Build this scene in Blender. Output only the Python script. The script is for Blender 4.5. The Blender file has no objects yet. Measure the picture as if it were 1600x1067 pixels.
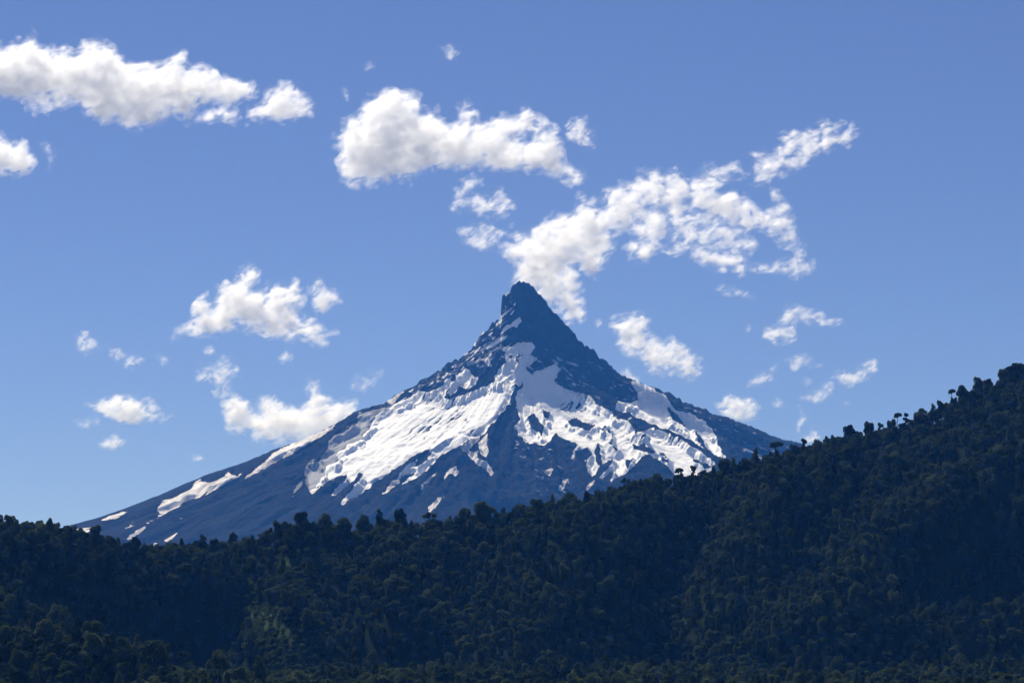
import bpy, math, random
import numpy as np
from mathutils import Vector, Matrix

# ------------------------------------------------------------------ camera, sky, sun, exposure
scene = bpy.context.scene
F, HOR = 4140.0, 1130.0                       # focal length in photo pixels, photo row of the horizon
PITCH = math.atan((HOR - 533.5) / F)
CAM_Z = 8.0
cam_d = bpy.data.cameras.new('camera')
cam = bpy.data.objects.new('camera', cam_d)
scene.collection.objects.link(cam)
cam.location = (0, 0, CAM_Z)
cam.rotation_euler = (math.pi / 2 + PITCH, 0, 0)
cam_d.sensor_width = 36.0
cam_d.lens = 36.0 * F / 1600.0
cam_d.clip_start = 1.0
cam_d.clip_end = 80000.0
scene.camera = cam

SUN_EL, SUN_AZ = math.radians(50), math.radians(-27)      # azimuth from +Y, negative = towards -X
SUN_DIR = np.array([math.sin(SUN_AZ) * math.cos(SUN_EL), math.cos(SUN_AZ) * math.cos(SUN_EL), math.sin(SUN_EL)])
world = bpy.data.worlds.new('World')
scene.world = world
world.use_nodes = True
nt = world.node_tree
bg = nt.nodes['Background']
sky = nt.nodes.new('ShaderNodeTexSky')
sky.sky_type = 'NISHITA'
sky.sun_disc = False
sky.sun_elevation = SUN_EL
sky.sun_rotation = SUN_AZ
sky.altitude = 2500
sky.air_density = 1.0
sky.dust_density = 0.0
sky.ozone_density = 7.0
tint = nt.nodes.new('ShaderNodeMix'); tint.data_type = 'RGBA'; tint.blend_type = 'MULTIPLY'     # the photograph's cool white balance
tint.inputs[0].default_value = 1.0; tint.inputs[7].default_value = (1.06, 0.895, 1.04, 1)
nt.links.new(sky.outputs[0], tint.inputs[6]); nt.links.new(tint.outputs[2], bg.inputs['Color'])
bg.inputs['Strength'].default_value = 0.0515
sun_d = bpy.data.lights.new('sun', 'SUN')
sun_d.energy = 5.0
sun_d.angle = math.radians(0.5)
sun_d.color = (1.0, 0.95, 0.87)
sun = bpy.data.objects.new('sun', sun_d)
scene.collection.objects.link(sun)
sun.rotation_euler = Vector(SUN_DIR).to_track_quat('Z', 'Y').to_euler()
sun.location = (-3000, 9000, 9000)
scene.view_settings.view_transform = 'Standard'
scene.view_settings.look = 'None'
scene.view_settings.exposure = 0.60
scene.view_settings.gamma = 1.0
scene.view_settings.use_curve_mapping = False
cy = scene.cycles
cy.max_bounces = 28
cy.diffuse_bounces = 3
cy.glossy_bounces = 2
cy.transmission_bounces = 4
cy.volume_bounces = 24
cy.transparent_max_bounces = 160
cy.use_denoising = True
cy.caustics_reflective = cy.caustics_refractive = False

RNG = np.random.default_rng(11)

# ------------------------------------------------------------------ helpers
def el_of(v):
    return PITCH + np.arctan((533.5 - np.asarray(v, float)) / F)

def project(P):
    """world points (n,3) -> photo pixels (u,v)"""
    x, y, z = P[:, 0], P[:, 1], P[:, 2] - CAM_Z
    c, s = math.cos(PITCH), math.sin(PITCH)
    fw = y * c + z * s
    up = -y * s + z * c
    return 800 + F * x / fw, 533.5 - F * up / fw

def ray(u, v):
    c, s = math.cos(PITCH), math.sin(PITCH)
    a, b = (u - 800) / F, (533.5 - v) / F
    return np.array([a, c - b * s, s + b * c])

def point_at(u, v, dist_y):
    d = ray(u, v)
    return np.array([0, 0, CAM_Z]) + d * (dist_y / d[1])

PERM = RNG.permutation(1024).astype(np.int32)
PERM = np.concatenate([PERM, PERM, PERM])
ang = RNG.random((1024, 3)) * 2 - 1
GRAD = (ang / np.linalg.norm(ang, axis=1)[:, None]).astype(np.float32)

def perlin(x, y, z):
    x, y, z = (np.asarray(a, np.float32) for a in (x, y, z))
    xi, yi, zi = np.floor(x).astype(np.int32), np.floor(y).astype(np.int32), np.floor(z).astype(np.int32)
    xf, yf, zf = x - xi, y - yi, z - zi
    xi &= 1023; yi &= 1023; zi &= 1023
    fade = lambda t: t * t * t * (t * (t * 6 - 15) + 10)
    u, v, w = fade(xf), fade(yf), fade(zf)
    out = 0
    for dx in (0, 1):
        wx = u if dx else 1 - u
        px = PERM[(xi + dx) & 1023]
        for dy in (0, 1):
            wy = v if dy else 1 - v
            py = PERM[px + ((yi + dy) & 1023)]
            for dz in (0, 1):
                wz = w if dz else 1 - w
                g = GRAD[PERM[py + ((zi + dz) & 1023)]]
                out = out + wx * wy * wz * (g[..., 0] * (xf - dx) + g[..., 1] * (yf - dy) + g[..., 2] * (zf - dz))
    return out * 1.6

def fbm(x, y, z, octaves=4, gain=0.5, mode='n'):
    out, a = 0, 1.0
    for o in range(octaves):
        k = 2.03 ** o
        n = perlin(x * k + 17.3 * o, y * k - 9.1 * o, z * k + 5.7 * o)
        if mode == 'ridge':
            n = 1 - 2 * np.abs(n)
        elif mode == 'billow':
            n = 2 * np.abs(n) - 0.5
        out = out + a * n
        a *= gain
    return out

def sdf_poly(u, v, poly):
    """signed distance in pixels, positive inside"""
    p = np.asarray(poly, float)
    d2 = np.full(u.shape, 1e18)
    inside = np.zeros(u.shape, bool)
    for (x0, y0), (x1, y1) in zip(p, np.roll(p, -1, axis=0)):
        ex, ey = x1 - x0, y1 - y0
        t = np.clip(((u - x0) * ex + (v - y0) * ey) / (ex * ex + ey * ey + 1e-9), 0, 1)
        dx, dy = u - x0 - t * ex, v - y0 - t * ey
        d2 = np.minimum(d2, dx * dx + dy * dy)
        if y0 != y1:
            inside ^= ((y0 > v) != (y1 > v)) & (u < (x1 - x0) * (v - y0) / (y1 - y0) + x0)
    d = np.sqrt(d2)
    return np.where(inside, d, -d)

def dist_line(x, y, pts):
    """distance to a polyline, the side it lies on (+ right of travel) and the fraction along it"""
    p = np.asarray(pts, float)
    best = np.full(x.shape, 1e18); side = np.zeros(x.shape); frac = np.zeros(x.shape)
    n = len(p) - 1
    for i in range(n):
        ex, ey = p[i + 1] - p[i]
        t = np.clip(((x - p[i, 0]) * ex + (y - p[i, 1]) * ey) / (ex * ex + ey * ey + 1e-9), 0, 1)
        dx, dy = x - p[i, 0] - t * ex, y - p[i, 1] - t * ey
        d = dx * dx + dy * dy
        m = d < best
        best = np.where(m, d, best)
        side = np.where(m, np.sign(ey * dx - ex * dy), side)
        frac = np.where(m, (i + t) / n, frac)
    return np.sqrt(best), side, frac

def sstep(a, b, x):
    t = np.clip((x - a) / (b - a), 0, 1)
    return t * t * (3 - 2 * t)

def mesh_from(name, co, faces, smooth=True):
    me = bpy.data.meshes.new(name)
    co = np.ascontiguousarray(co, np.float32)
    faces = np.ascontiguousarray(faces, np.int32)
    k = faces.shape[1]
    me.vertices.add(len(co)); me.vertices.foreach_set('co', co.ravel())
    me.loops.add(faces.size); me.loops.foreach_set('vertex_index', faces.ravel())
    me.polygons.add(len(faces))
    me.polygons.foreach_set('loop_start', np.arange(0, faces.size, k, dtype=np.int32))
    me.polygons.foreach_set('loop_total', np.full(len(faces), k, np.int32))
    me.polygons.foreach_set('use_smooth', np.full(len(faces), smooth))
    me.update(calc_edges=True)
    return me

def add_attr(me, name, val):
    a = me.attributes.new(name, 'FLOAT', 'POINT')
    a.data.foreach_set('value', np.ascontiguousarray(val, np.float32))

def link(name, me, mat=None, parent=None):
    o = bpy.data.objects.new(name, me)
    scene.collection.objects.link(o)
    if mat is not None and me is not None and not me.materials:
        me.materials.append(mat)
    if parent is not None:
        o.parent = parent
    return o

def tag(o, label=None, cat=None, group=None, kind=None):
    if label: o['label'] = label
    if cat: o['category'] = cat
    if group: o['group'] = group
    if kind: o['kind'] = kind
    return o

class NT:
    """small node-tree builder"""
    def __init__(self, name):
        self.m = bpy.data.materials.new(name); self.m.use_nodes = True
        self.t = self.m.node_tree; self.t.nodes.clear()
        self.out = self.t.nodes.new('ShaderNodeOutputMaterial')
    def n(self, kind, **kw):
        nd = self.t.nodes.new(kind)
        for k, v in kw.items():
            if k.startswith('in_'):
                key = k[3:]
                key = int(key) if key.isdigit() else key.replace('_', ' ')
                nd.inputs[key].default_value = v
            else:
                setattr(nd, k, v)
        return nd
    def l(self, a, b): self.t.links.new(a, b)
    def ramp(self, src, stops):
        r = self.n('ShaderNodeValToRGB')
        e = r.color_ramp.elements
        while len(e) < len(stops): e.new(0.5)
        for i, (p, c) in enumerate(stops):
            e[i].position = p
            e[i].color = (c, c, c, 1) if not hasattr(c, '__len__') else (*c, 1)
        self.l(src, r.inputs[0])
        return r.outputs[0]
    def noise(self, scale, detail=6, rough=0.6, vec=None):
        nd = self.n('ShaderNodeTexNoise', in_Scale=scale, in_Detail=detail, in_Roughness=rough)
        if vec is not None: self.l(vec, nd.inputs['Vector'])
        return nd.outputs[0]
    def mix(self, fac, a, b):
        nd = self.n('ShaderNodeMix', data_type='RGBA')
        for s, i in ((fac, 0), (a, 6), (b, 7)):
            if hasattr(s, 'links'): self.l(s, nd.inputs[i])
            else: nd.inputs[i].default_value = s if i == 0 else (*s, 1)
        return nd.outputs[2]
    def math(self, op, a, b=None):
        nd = self.n('ShaderNodeMath', operation=op)
        for i, s in enumerate((a, b)):
            if s is None: continue
            if hasattr(s, 'links'): self.l(s, nd.inputs[i])
            else: nd.inputs[i].default_value = s
        return nd.outputs[0]

# ------------------------------------------------------------------ materials
def mat_rock():
    b = NT('volcanic_rock')
    pos = b.n('ShaderNodeNewGeometry').outputs['Position']
    n1 = b.noise(0.006, 8, 0.65, pos); n2 = b.noise(0.05, 6, 0.7, pos)
    col = b.mix(b.ramp(n1, [(0.35, 0.0), (0.65, 1.0)]), (0.007, 0.0085, 0.0105), (0.017, 0.0175, 0.019))
    col = b.mix(b.ramp(n2, [(0.42, 0.0), (0.7, 0.7)]), col, (0.040, 0.036, 0.034))
    # thin snow caught in the broken rock, where the attribute allows it
    at = b.n('ShaderNodeAttribute', attribute_name='dusting').outputs['Fac']
    sp = b.n('ShaderNodeSeparateXYZ'); b.l(pos, sp.inputs[0])
    cb = b.n('ShaderNodeCombineXYZ')
    b.l(b.math('ABSOLUTE', b.math('SUBTRACT', sp.outputs[0], 50.0)), cb.inputs[0]); b.l(sp.outputs[1], cb.inputs[1]); b.l(sp.outputs[2], cb.inputs[2])
    mp = b.n('ShaderNodeMapping', vector_type='TEXTURE'); mp.inputs['Rotation'].default_value = (0, math.radians(33), 0); mp.inputs['Scale'].default_value = (3.2, 2.0, 0.75)
    b.l(cb.outputs[0], mp.inputs['Vector'])
    d = b.noise(0.034, 8, 0.66, mp.outputs[0])
    fac = b.ramp(b.math('ADD', d, b.math('MULTIPLY', at, 0.15)), [(0.68, 0.0), (0.76, 0.8)])
    sc = b.n('ShaderNodeAttribute', attribute_name='scree').outputs['Fac']
    col = b.mix(b.ramp(sc, [(0.45, 0.0), (0.85, 0.85)]), col, (0.027, 0.0285, 0.031))
    col = b.mix(fac, col, (0.72, 0.74, 0.78))
    bump = b.n('ShaderNodeBump', in_Strength=1.0, in_Distance=9.0)
    b.l(b.noise(0.03, 10, 0.7, pos), bump.inputs['Height'])
    p = b.n('ShaderNodeBsdfDiffuse', in_Roughness=0.0)
    b.l(col, p.inputs['Color']); b.l(bump.outputs[0], p.inputs['Normal'])
    b.l(p.outputs[0], b.out.inputs['Surface'])
    return b.m

def mat_snow(name, clean, dirty, dirt=0.5):
    b = NT(name)
    pos = b.n('ShaderNodeNewGeometry').outputs['Position']
    mp = b.n('ShaderNodeMapping'); mp.inputs['Rotation'].default_value = (0, 0, math.radians(-38)); mp.inputs['Scale'].default_value = (2.6, 0.45, 0.45)
    b.l(pos, mp.inputs['Vector'])
    s = b.noise(0.012, 8, 0.62, mp.outputs[0])
    g = b.noise(0.05, 6, 0.7, pos)
    edge = b.n('ShaderNodeAttribute', attribute_name='edge').outputs['Fac']
    k = b.math('ADD', b.math('MULTIPLY', s, 0.75), b.math('MULTIPLY', g, 0.25))
    k = b.math('ADD', k, b.math('MULTIPLY', edge, 0.16))
    fac = b.ramp(k, [(0.5, 0.0), (0.5 + 0.34 - 0.2 * dirt, dirt)])
    col = b.mix(fac, clean, dirty)
    bump = b.n('ShaderNodeBump', in_Strength=0.5, in_Distance=1.6)
    b.l(b.noise(0.03, 9, 0.65, mp.outputs[0]), bump.inputs['Height'])
    p = b.n('ShaderNodeBsdfDiffuse', in_Roughness=0.0)
    b.l(col, p.inputs['Color']); b.l(bump.outputs[0], p.inputs['Normal'])
    b.l(p.outputs[0], b.out.inputs['Surface'])
    return b.m

def mat_leaf(name, c0, c1, c2):
    b = NT(name)
    rnd = b.n('ShaderNodeObjectInfo').outputs['Random']
    pos = b.n('ShaderNodeNewGeometry').outputs['Position']
    col = b.mix(rnd, c0, c1)
    col = b.mix(b.ramp(b.noise(0.25, 4, 0.6, pos), [(0.45, 0.0), (0.75, 0.45)]), col, c2)
    d = b.n('ShaderNodeBsdfDiffuse'); t = b.n('ShaderNodeBsdfTranslucent'); m = b.n('ShaderNodeMixShader', in_0=0.5)
    b.l(col, d.inputs['Color']); b.l(col, t.inputs['Color'])
    b.l(d.outputs[0], m.inputs[1]); b.l(t.outputs[0], m.inputs[2]); b.l(m.outputs[0], b.out.inputs['Surface'])
    return b.m

def mat_plain(name, c0, c1, scale):
    b = NT(name)
    pos = b.n('ShaderNodeNewGeometry').outputs['Position']
    d = b.n('ShaderNodeBsdfDiffuse')
    b.l(b.mix(b.noise(scale, 6, 0.65, pos), c0, c1), d.inputs['Color']); b.l(d.outputs[0], b.out.inputs['Surface'])
    return b.m

def mat_hill():
    b = NT('hill_soil')
    pos = b.n('ShaderNodeNewGeometry').outputs['Position']
    soil = b.mix(b.noise(0.05, 6, 0.65, pos), (0.008, 0.012, 0.006), (0.018, 0.026, 0.010))
    gr = b.mix(b.noise(0.08, 7, 0.7, pos), (0.028, 0.045, 0.016), (0.064, 0.085, 0.031))
    at = b.n('ShaderNodeAttribute', attribute_name='meadow').outputs['Fac']
    col = b.mix(b.ramp(b.math('ADD', at, b.math('MULTIPLY', b.noise(0.06, 6, 0.7, pos), 0.5)), [(0.5, 0.0), (0.75, 1.0)]), soil, gr)
    d = b.n('ShaderNodeBsdfDiffuse'); b.l(col, d.inputs['Color'])
    b.l(d.outputs[0], b.out.inputs['Surface'])
    return b.m

def mat_cloud(name, density, film, px, span, g=0.4, patchy=None):
    """white droplets filling a volume, with a barely there surface film; patchy = (cell, low, high) tears the filling"""
    b = NT(name)
    tr = b.n('ShaderNodeBsdfTransparent'); df = b.n('ShaderNodeBsdfTranslucent', in_Color=(0.9, 0.9, 0.9, 1))
    m = b.n('ShaderNodeMixShader', in_0=film)
    b.l(tr.outputs[0], m.inputs[1]); b.l(df.outputs[0], m.inputs[2]); b.l(m.outputs[0], b.out.inputs['Surface'])
    v = b.n('ShaderNodeVolumeScatter', in_Color=(1, 1, 1, 1), in_Density=density, in_Anisotropy=g)
    if patchy:
        cell, lo_, hi_ = patchy
        tc = b.n('ShaderNodeTexCoord').outputs['Object']
        nz = b.n('ShaderNodeTexNoise', in_Scale=1.0 / (cell * px), in_Detail=5.0, in_Roughness=0.6, in_Distortion=0.7)
        mp = b.n('ShaderNodeMapping', vector_type='TEXTURE'); mp.inputs['Rotation'].default_value = (0, math.radians(-22), 0); mp.inputs['Scale'].default_value = (1.75, 1.1, 0.9)
        b.l(tc, mp.inputs['Vector']); b.l(mp.outputs[0], nz.inputs['Vector'])
        mr = b.n('ShaderNodeMapRange', in_1=lo_, in_2=hi_, in_3=0.0, in_4=density)
        b.l(nz.outputs[0], mr.inputs[0]); b.l(mr.outputs[0], v.inputs['Density'])
        b.m.cycles.volume_step_rate = float(np.clip(3.1 * px / (span / 10), 0.05, 2.0))
    b.l(v.outputs[0], b.out.inputs['Volume'])
    return b.m

def mat_haze():
    b = NT('haze_air')
    v = b.n('ShaderNodeVolumePrincipled')
    v.inputs['Color'].default_value = (0.06, 0.30, 1.0, 1)
    v.inputs['Density'].default_value = 2.4e-5
    v.inputs['Absorption Color'].default_value = (1, 1, 1, 1)
    v.inputs['Anisotropy'].default_value = 0.0
    b.l(v.outputs[0], b.out.inputs['Volume'])
    return b.m

def mat_water():
    b = NT('lake_water')
    pos = b.n('ShaderNodeNewGeometry').outputs['Position']
    bump = b.n('ShaderNodeBump', in_Strength=0.4, in_Distance=0.3)
    b.l(b.noise(0.35, 5, 0.6, pos), bump.inputs['Height'])
    p = b.n('ShaderNodeBsdfPrincipled'); p.inputs['Base Color'].default_value = (0.012, 0.03, 0.035, 1); p.inputs['Roughness'].default_value = 0.12
    b.l(bump.outputs[0], p.inputs['Normal']); b.l(p.outputs[0], b.out.inputs['Surface'])
    return b.m

ROCK = mat_rock()
SNOW = mat_snow('glacier_snow', (0.86, 0.87, 0.88), (0.50, 0.49, 0.48), 0.4)
SHADE_SNOW = mat_snow('shade_painted_snow', (0.34, 0.35, 0.37), (0.16, 0.16, 0.165), 0.8)  # darker grey paints the shade on the strip along the glacier
OLD_SNOW = mat_snow('old_snow', (0.70, 0.69, 0.68), (0.40, 0.37, 0.35), 0.7)
LEAF = mat_leaf('evergreen_leaf', (0.016, 0.029, 0.012), (0.085, 0.108, 0.040), (0.075, 0.095, 0.040))
LEAF_PALE = mat_leaf('pale_leaf', (0.05, 0.078, 0.022), (0.085, 0.115, 0.035), (0.10, 0.13, 0.045))
BARK = mat_plain('bark', (0.03, 0.026, 0.02), (0.07, 0.062, 0.052), 0.6)

# ------------------------------------------------------------------ ground, lake, haze
def sheet(name, x0, x1, y0, y1, z, mat):
    me = mesh_from(name, [(x0, y0, z), (x1, y0, z), (x1, y1, z), (x0, y1, z)], [(0, 1, 2, 3)], False)
    return tag(link(name, me, mat), kind='structure')
tag(sheet('ground', -20500, 20500, -3800, 33500, -1.0, mat_plain('valley_floor', (0.03, 0.04, 0.015), (0.06, 0.07, 0.03), 0.002)),
    'wooded valley floor round the lake')
tag(sheet('lake', -9000, 9000, -3000, 1750, 0.0, mat_water()), 'open lake water in front of the wooded hills')

SUMMIT_Y = 14000.0
SUMMIT_U = 815.0
SX = (SUMMIT_U - 800) / F * SUMMIT_Y
def z_at(v, y): return CAM_Z + y * np.tan(el_of(v))
TOP_Z = float(z_at(439, SUMMIT_Y))
HAZE_TOP = TOP_Z + 7
def box(name, x0, x1, y0, y1, z0, z1, mat):
    co = [(x, y, z) for z in (z0, z1) for x, y in ((x0, y0), (x1, y0), (x1, y1), (x0, y1))]
    fa = [(3, 2, 1, 0), (4, 5, 6, 7), (0, 1, 5, 4), (1, 2, 6, 5), (2, 3, 7, 6), (3, 0, 4, 7)]
    return link(name, mesh_from(name, co, fa, False), mat)
tag(box('haze', -21000, 21000, -4000, 34000, -2.0, HAZE_TOP, mat_haze()), 'thin blue air between the viewer and the volcano', kind='stuff')

# ------------------------------------------------------------------ the volcano
SIL = [(-700, 1010), (-400, 960), (-200, 905), (-50, 868), (60, 838), (107, 821), (152, 809), (207, 790), (252, 772), (290, 755), (325, 740), (354, 731), (384, 721), (425, 703),
       (472, 687), (516, 666), (552, 644), (566, 639), (577, 636), (599, 631), (616, 618), (632, 610), (649, 601), (660, 591), (670, 588), (688, 577), (701, 565),
       (712, 561), (715, 564), (721, 558), (734, 546), (745, 529), (752, 519), (762, 515), (768, 503), (779, 499), (782, 484), (783, 466), (786, 461),
       (797, 452), (802, 444), (812, 439), (818, 439), (827, 443), (837, 451), (848, 464), (856, 473), (861, 484), (871, 491), (880, 501), (889, 511), (899, 522), (908, 533),
       (919, 543), (929, 546), (938, 561), (941, 558), (944, 562), (953, 569), (962, 576), (972, 585), (993, 594), (1011, 601), (1026, 606), (1042, 613), (1048, 613),
       (1056, 620), (1072, 628), (1091, 637), (1104, 639), (1116, 647), (1134, 651), (1151, 658), (1164, 662), (1179, 668), (1204, 679), (1222, 686), (1241, 689),
       (1251, 692), (1320, 722), (1420, 760), (1550, 800), (1700, 845), (1900, 900), (2200, 985), (2500, 1050)]
SIL = np.array(SIL, float)
sil_x = (SIL[:, 0] - 800) / F * SUMMIT_Y - SX
sil_z = z_at(SIL[:, 1], SUMMIT_Y)
left = sil_x <= 0
rl, zl = np.concatenate([[0], -sil_x[left][::-1]]), np.concatenate([[TOP_Z], sil_z[left][::-1]])
rr, zr = np.concatenate([[0], sil_x[~left]]), np.concatenate([[TOP_Z], sil_z[~left]])
rf = np.array([0, 30, 120, 260, 420, 600, 1500, 2500, 3600, 5200, 6500])
zf = np.array([TOP_Z, TOP_Z - 25, TOP_Z - 230, TOP_Z - 500, TOP_Z - 640, TOP_Z - 750, 1080, 640, 300, 20, -40])

zf_steep = np.array([TOP_Z, TOP_Z - 25, TOP_Z - 235, TOP_Z - 510, TOP_Z - 705, TOP_Z - 812, 1085, 640, 300, 20, -40])
def base_height(x, y):
    dx, dy = x - SX, y - SUMMIT_Y
    r = np.hypot(dx, dy) + 1e-6
    c = dx / r
    side = np.where(c < 0, np.interp(r, rl, zl), np.interp(r, rr, zr))
    fk = sstep(-130, 70, dx)
    front = np.interp(r, rf, zf) * (1 - fk) + np.interp(r, rf, zf_steep) * fk
    w = np.abs(c) ** 2.2
    return side * w + front * (1 - w)

def on_mountain(u, v):
    d = ray(u, v)
    t = np.linspace(8500, 16500, 4000) / d[1]
    P = np.array([0, 0, CAM_Z])[None] + t[:, None] * d[None]
    h = P[:, 2] - base_height(P[:, 0], P[:, 1])
    i = int(np.argmax(h < 0)) if (h < 0).any() else int(np.argmin(h))
    return P[i]
def line_on(px): return [on_mountain(u, v)[:2] for u, v in px]

RIDGES = [  # pixel line, height, falloff to the side left of travel and right of travel (travelling downhill)
    ([(818, 560), (812, 590), (798, 630), (772, 672), (738, 696), (720, 703)], 75, 70, 330),
    ([(720, 702), (728, 735), (735, 800), (740, 860)], 55, 120, 160),
    ([(985, 648), (1020, 670), (1072, 694), (1118, 724), (1180, 770)], 45, 90, 200),
    ([(1008, 708), (1020, 740), (1040, 790)], 55, 110, 130),
    ([(565, 640), (500, 690), (440, 740), (380, 800)], 40, 160, 160),
    ([(735, 575), (700, 612), (640, 622), (600, 640)], 25, 60, 120),
    ([(870, 560), (905, 610), (960, 648)], 40, 70, 120),
]
RIDGES = [(line_on(p), h, wl, wr) for p, h, wl, wr in RIDGES]

r_ax = np.concatenate([np.arange(0.5, 300, 3.2), np.arange(300, 1750, 5.4), 1750 * np.exp(np.linspace(0, math.log(6500 / 1750), 70))])
th_ax = np.concatenate([np.radians(np.linspace(-190, 10, 830)), np.radians(np.linspace(10, 170, 82)[1:-1])])
NR, NTH = len(r_ax), len(th_ax)
RR, TH = np.meshgrid(r_ax, th_ax, indexing='ij')
X = (SX + RR * np.cos(TH)).ravel(); Y = (SUMMIT_Y + RR * np.sin(TH)).ravel()
Z0 = base_height(X, Y)
Z = Z0.copy()
rflat, thflat = RR.ravel(), TH.ravel()
for line, h, wl, wr in RIDGES:
    d, side, fr = dist_line(X, Y, line)
    Z += h * np.exp(-d / np.where(side > 0, wr, wl)) * sstep(0, 0.15, fr + 0.05) * (1 - 0.4 * fr)
# rock relief: downhill gullies, broken ledges, blocks
gully = fbm(thflat * 11, rflat / 1300, Z0 * 0 + 3.1, 5, 0.55, 'ridge') * 17 * np.clip(rflat / 500, 0.15, 1.3)
blocks = fbm(X / 120, Y / 120, Z0 / 120, 6, 0.55, 'ridge') * 13 * np.clip(rflat / 150, 0.35, 1)
strata = perlin((Z0 - 0.55 * (X - SX)) / 34, X / 260, Y / 260) * 11 + perlin((Z0 - 0.55 * (X - SX)) / 13, X / 120, Y / 120) * 5
steep = np.clip((Z0 - 1500) / 350, 0.0, 1)
disp = gully * 0.85 + blocks + strata * steep * np.clip(rflat / 120, 0.3, 1)

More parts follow.
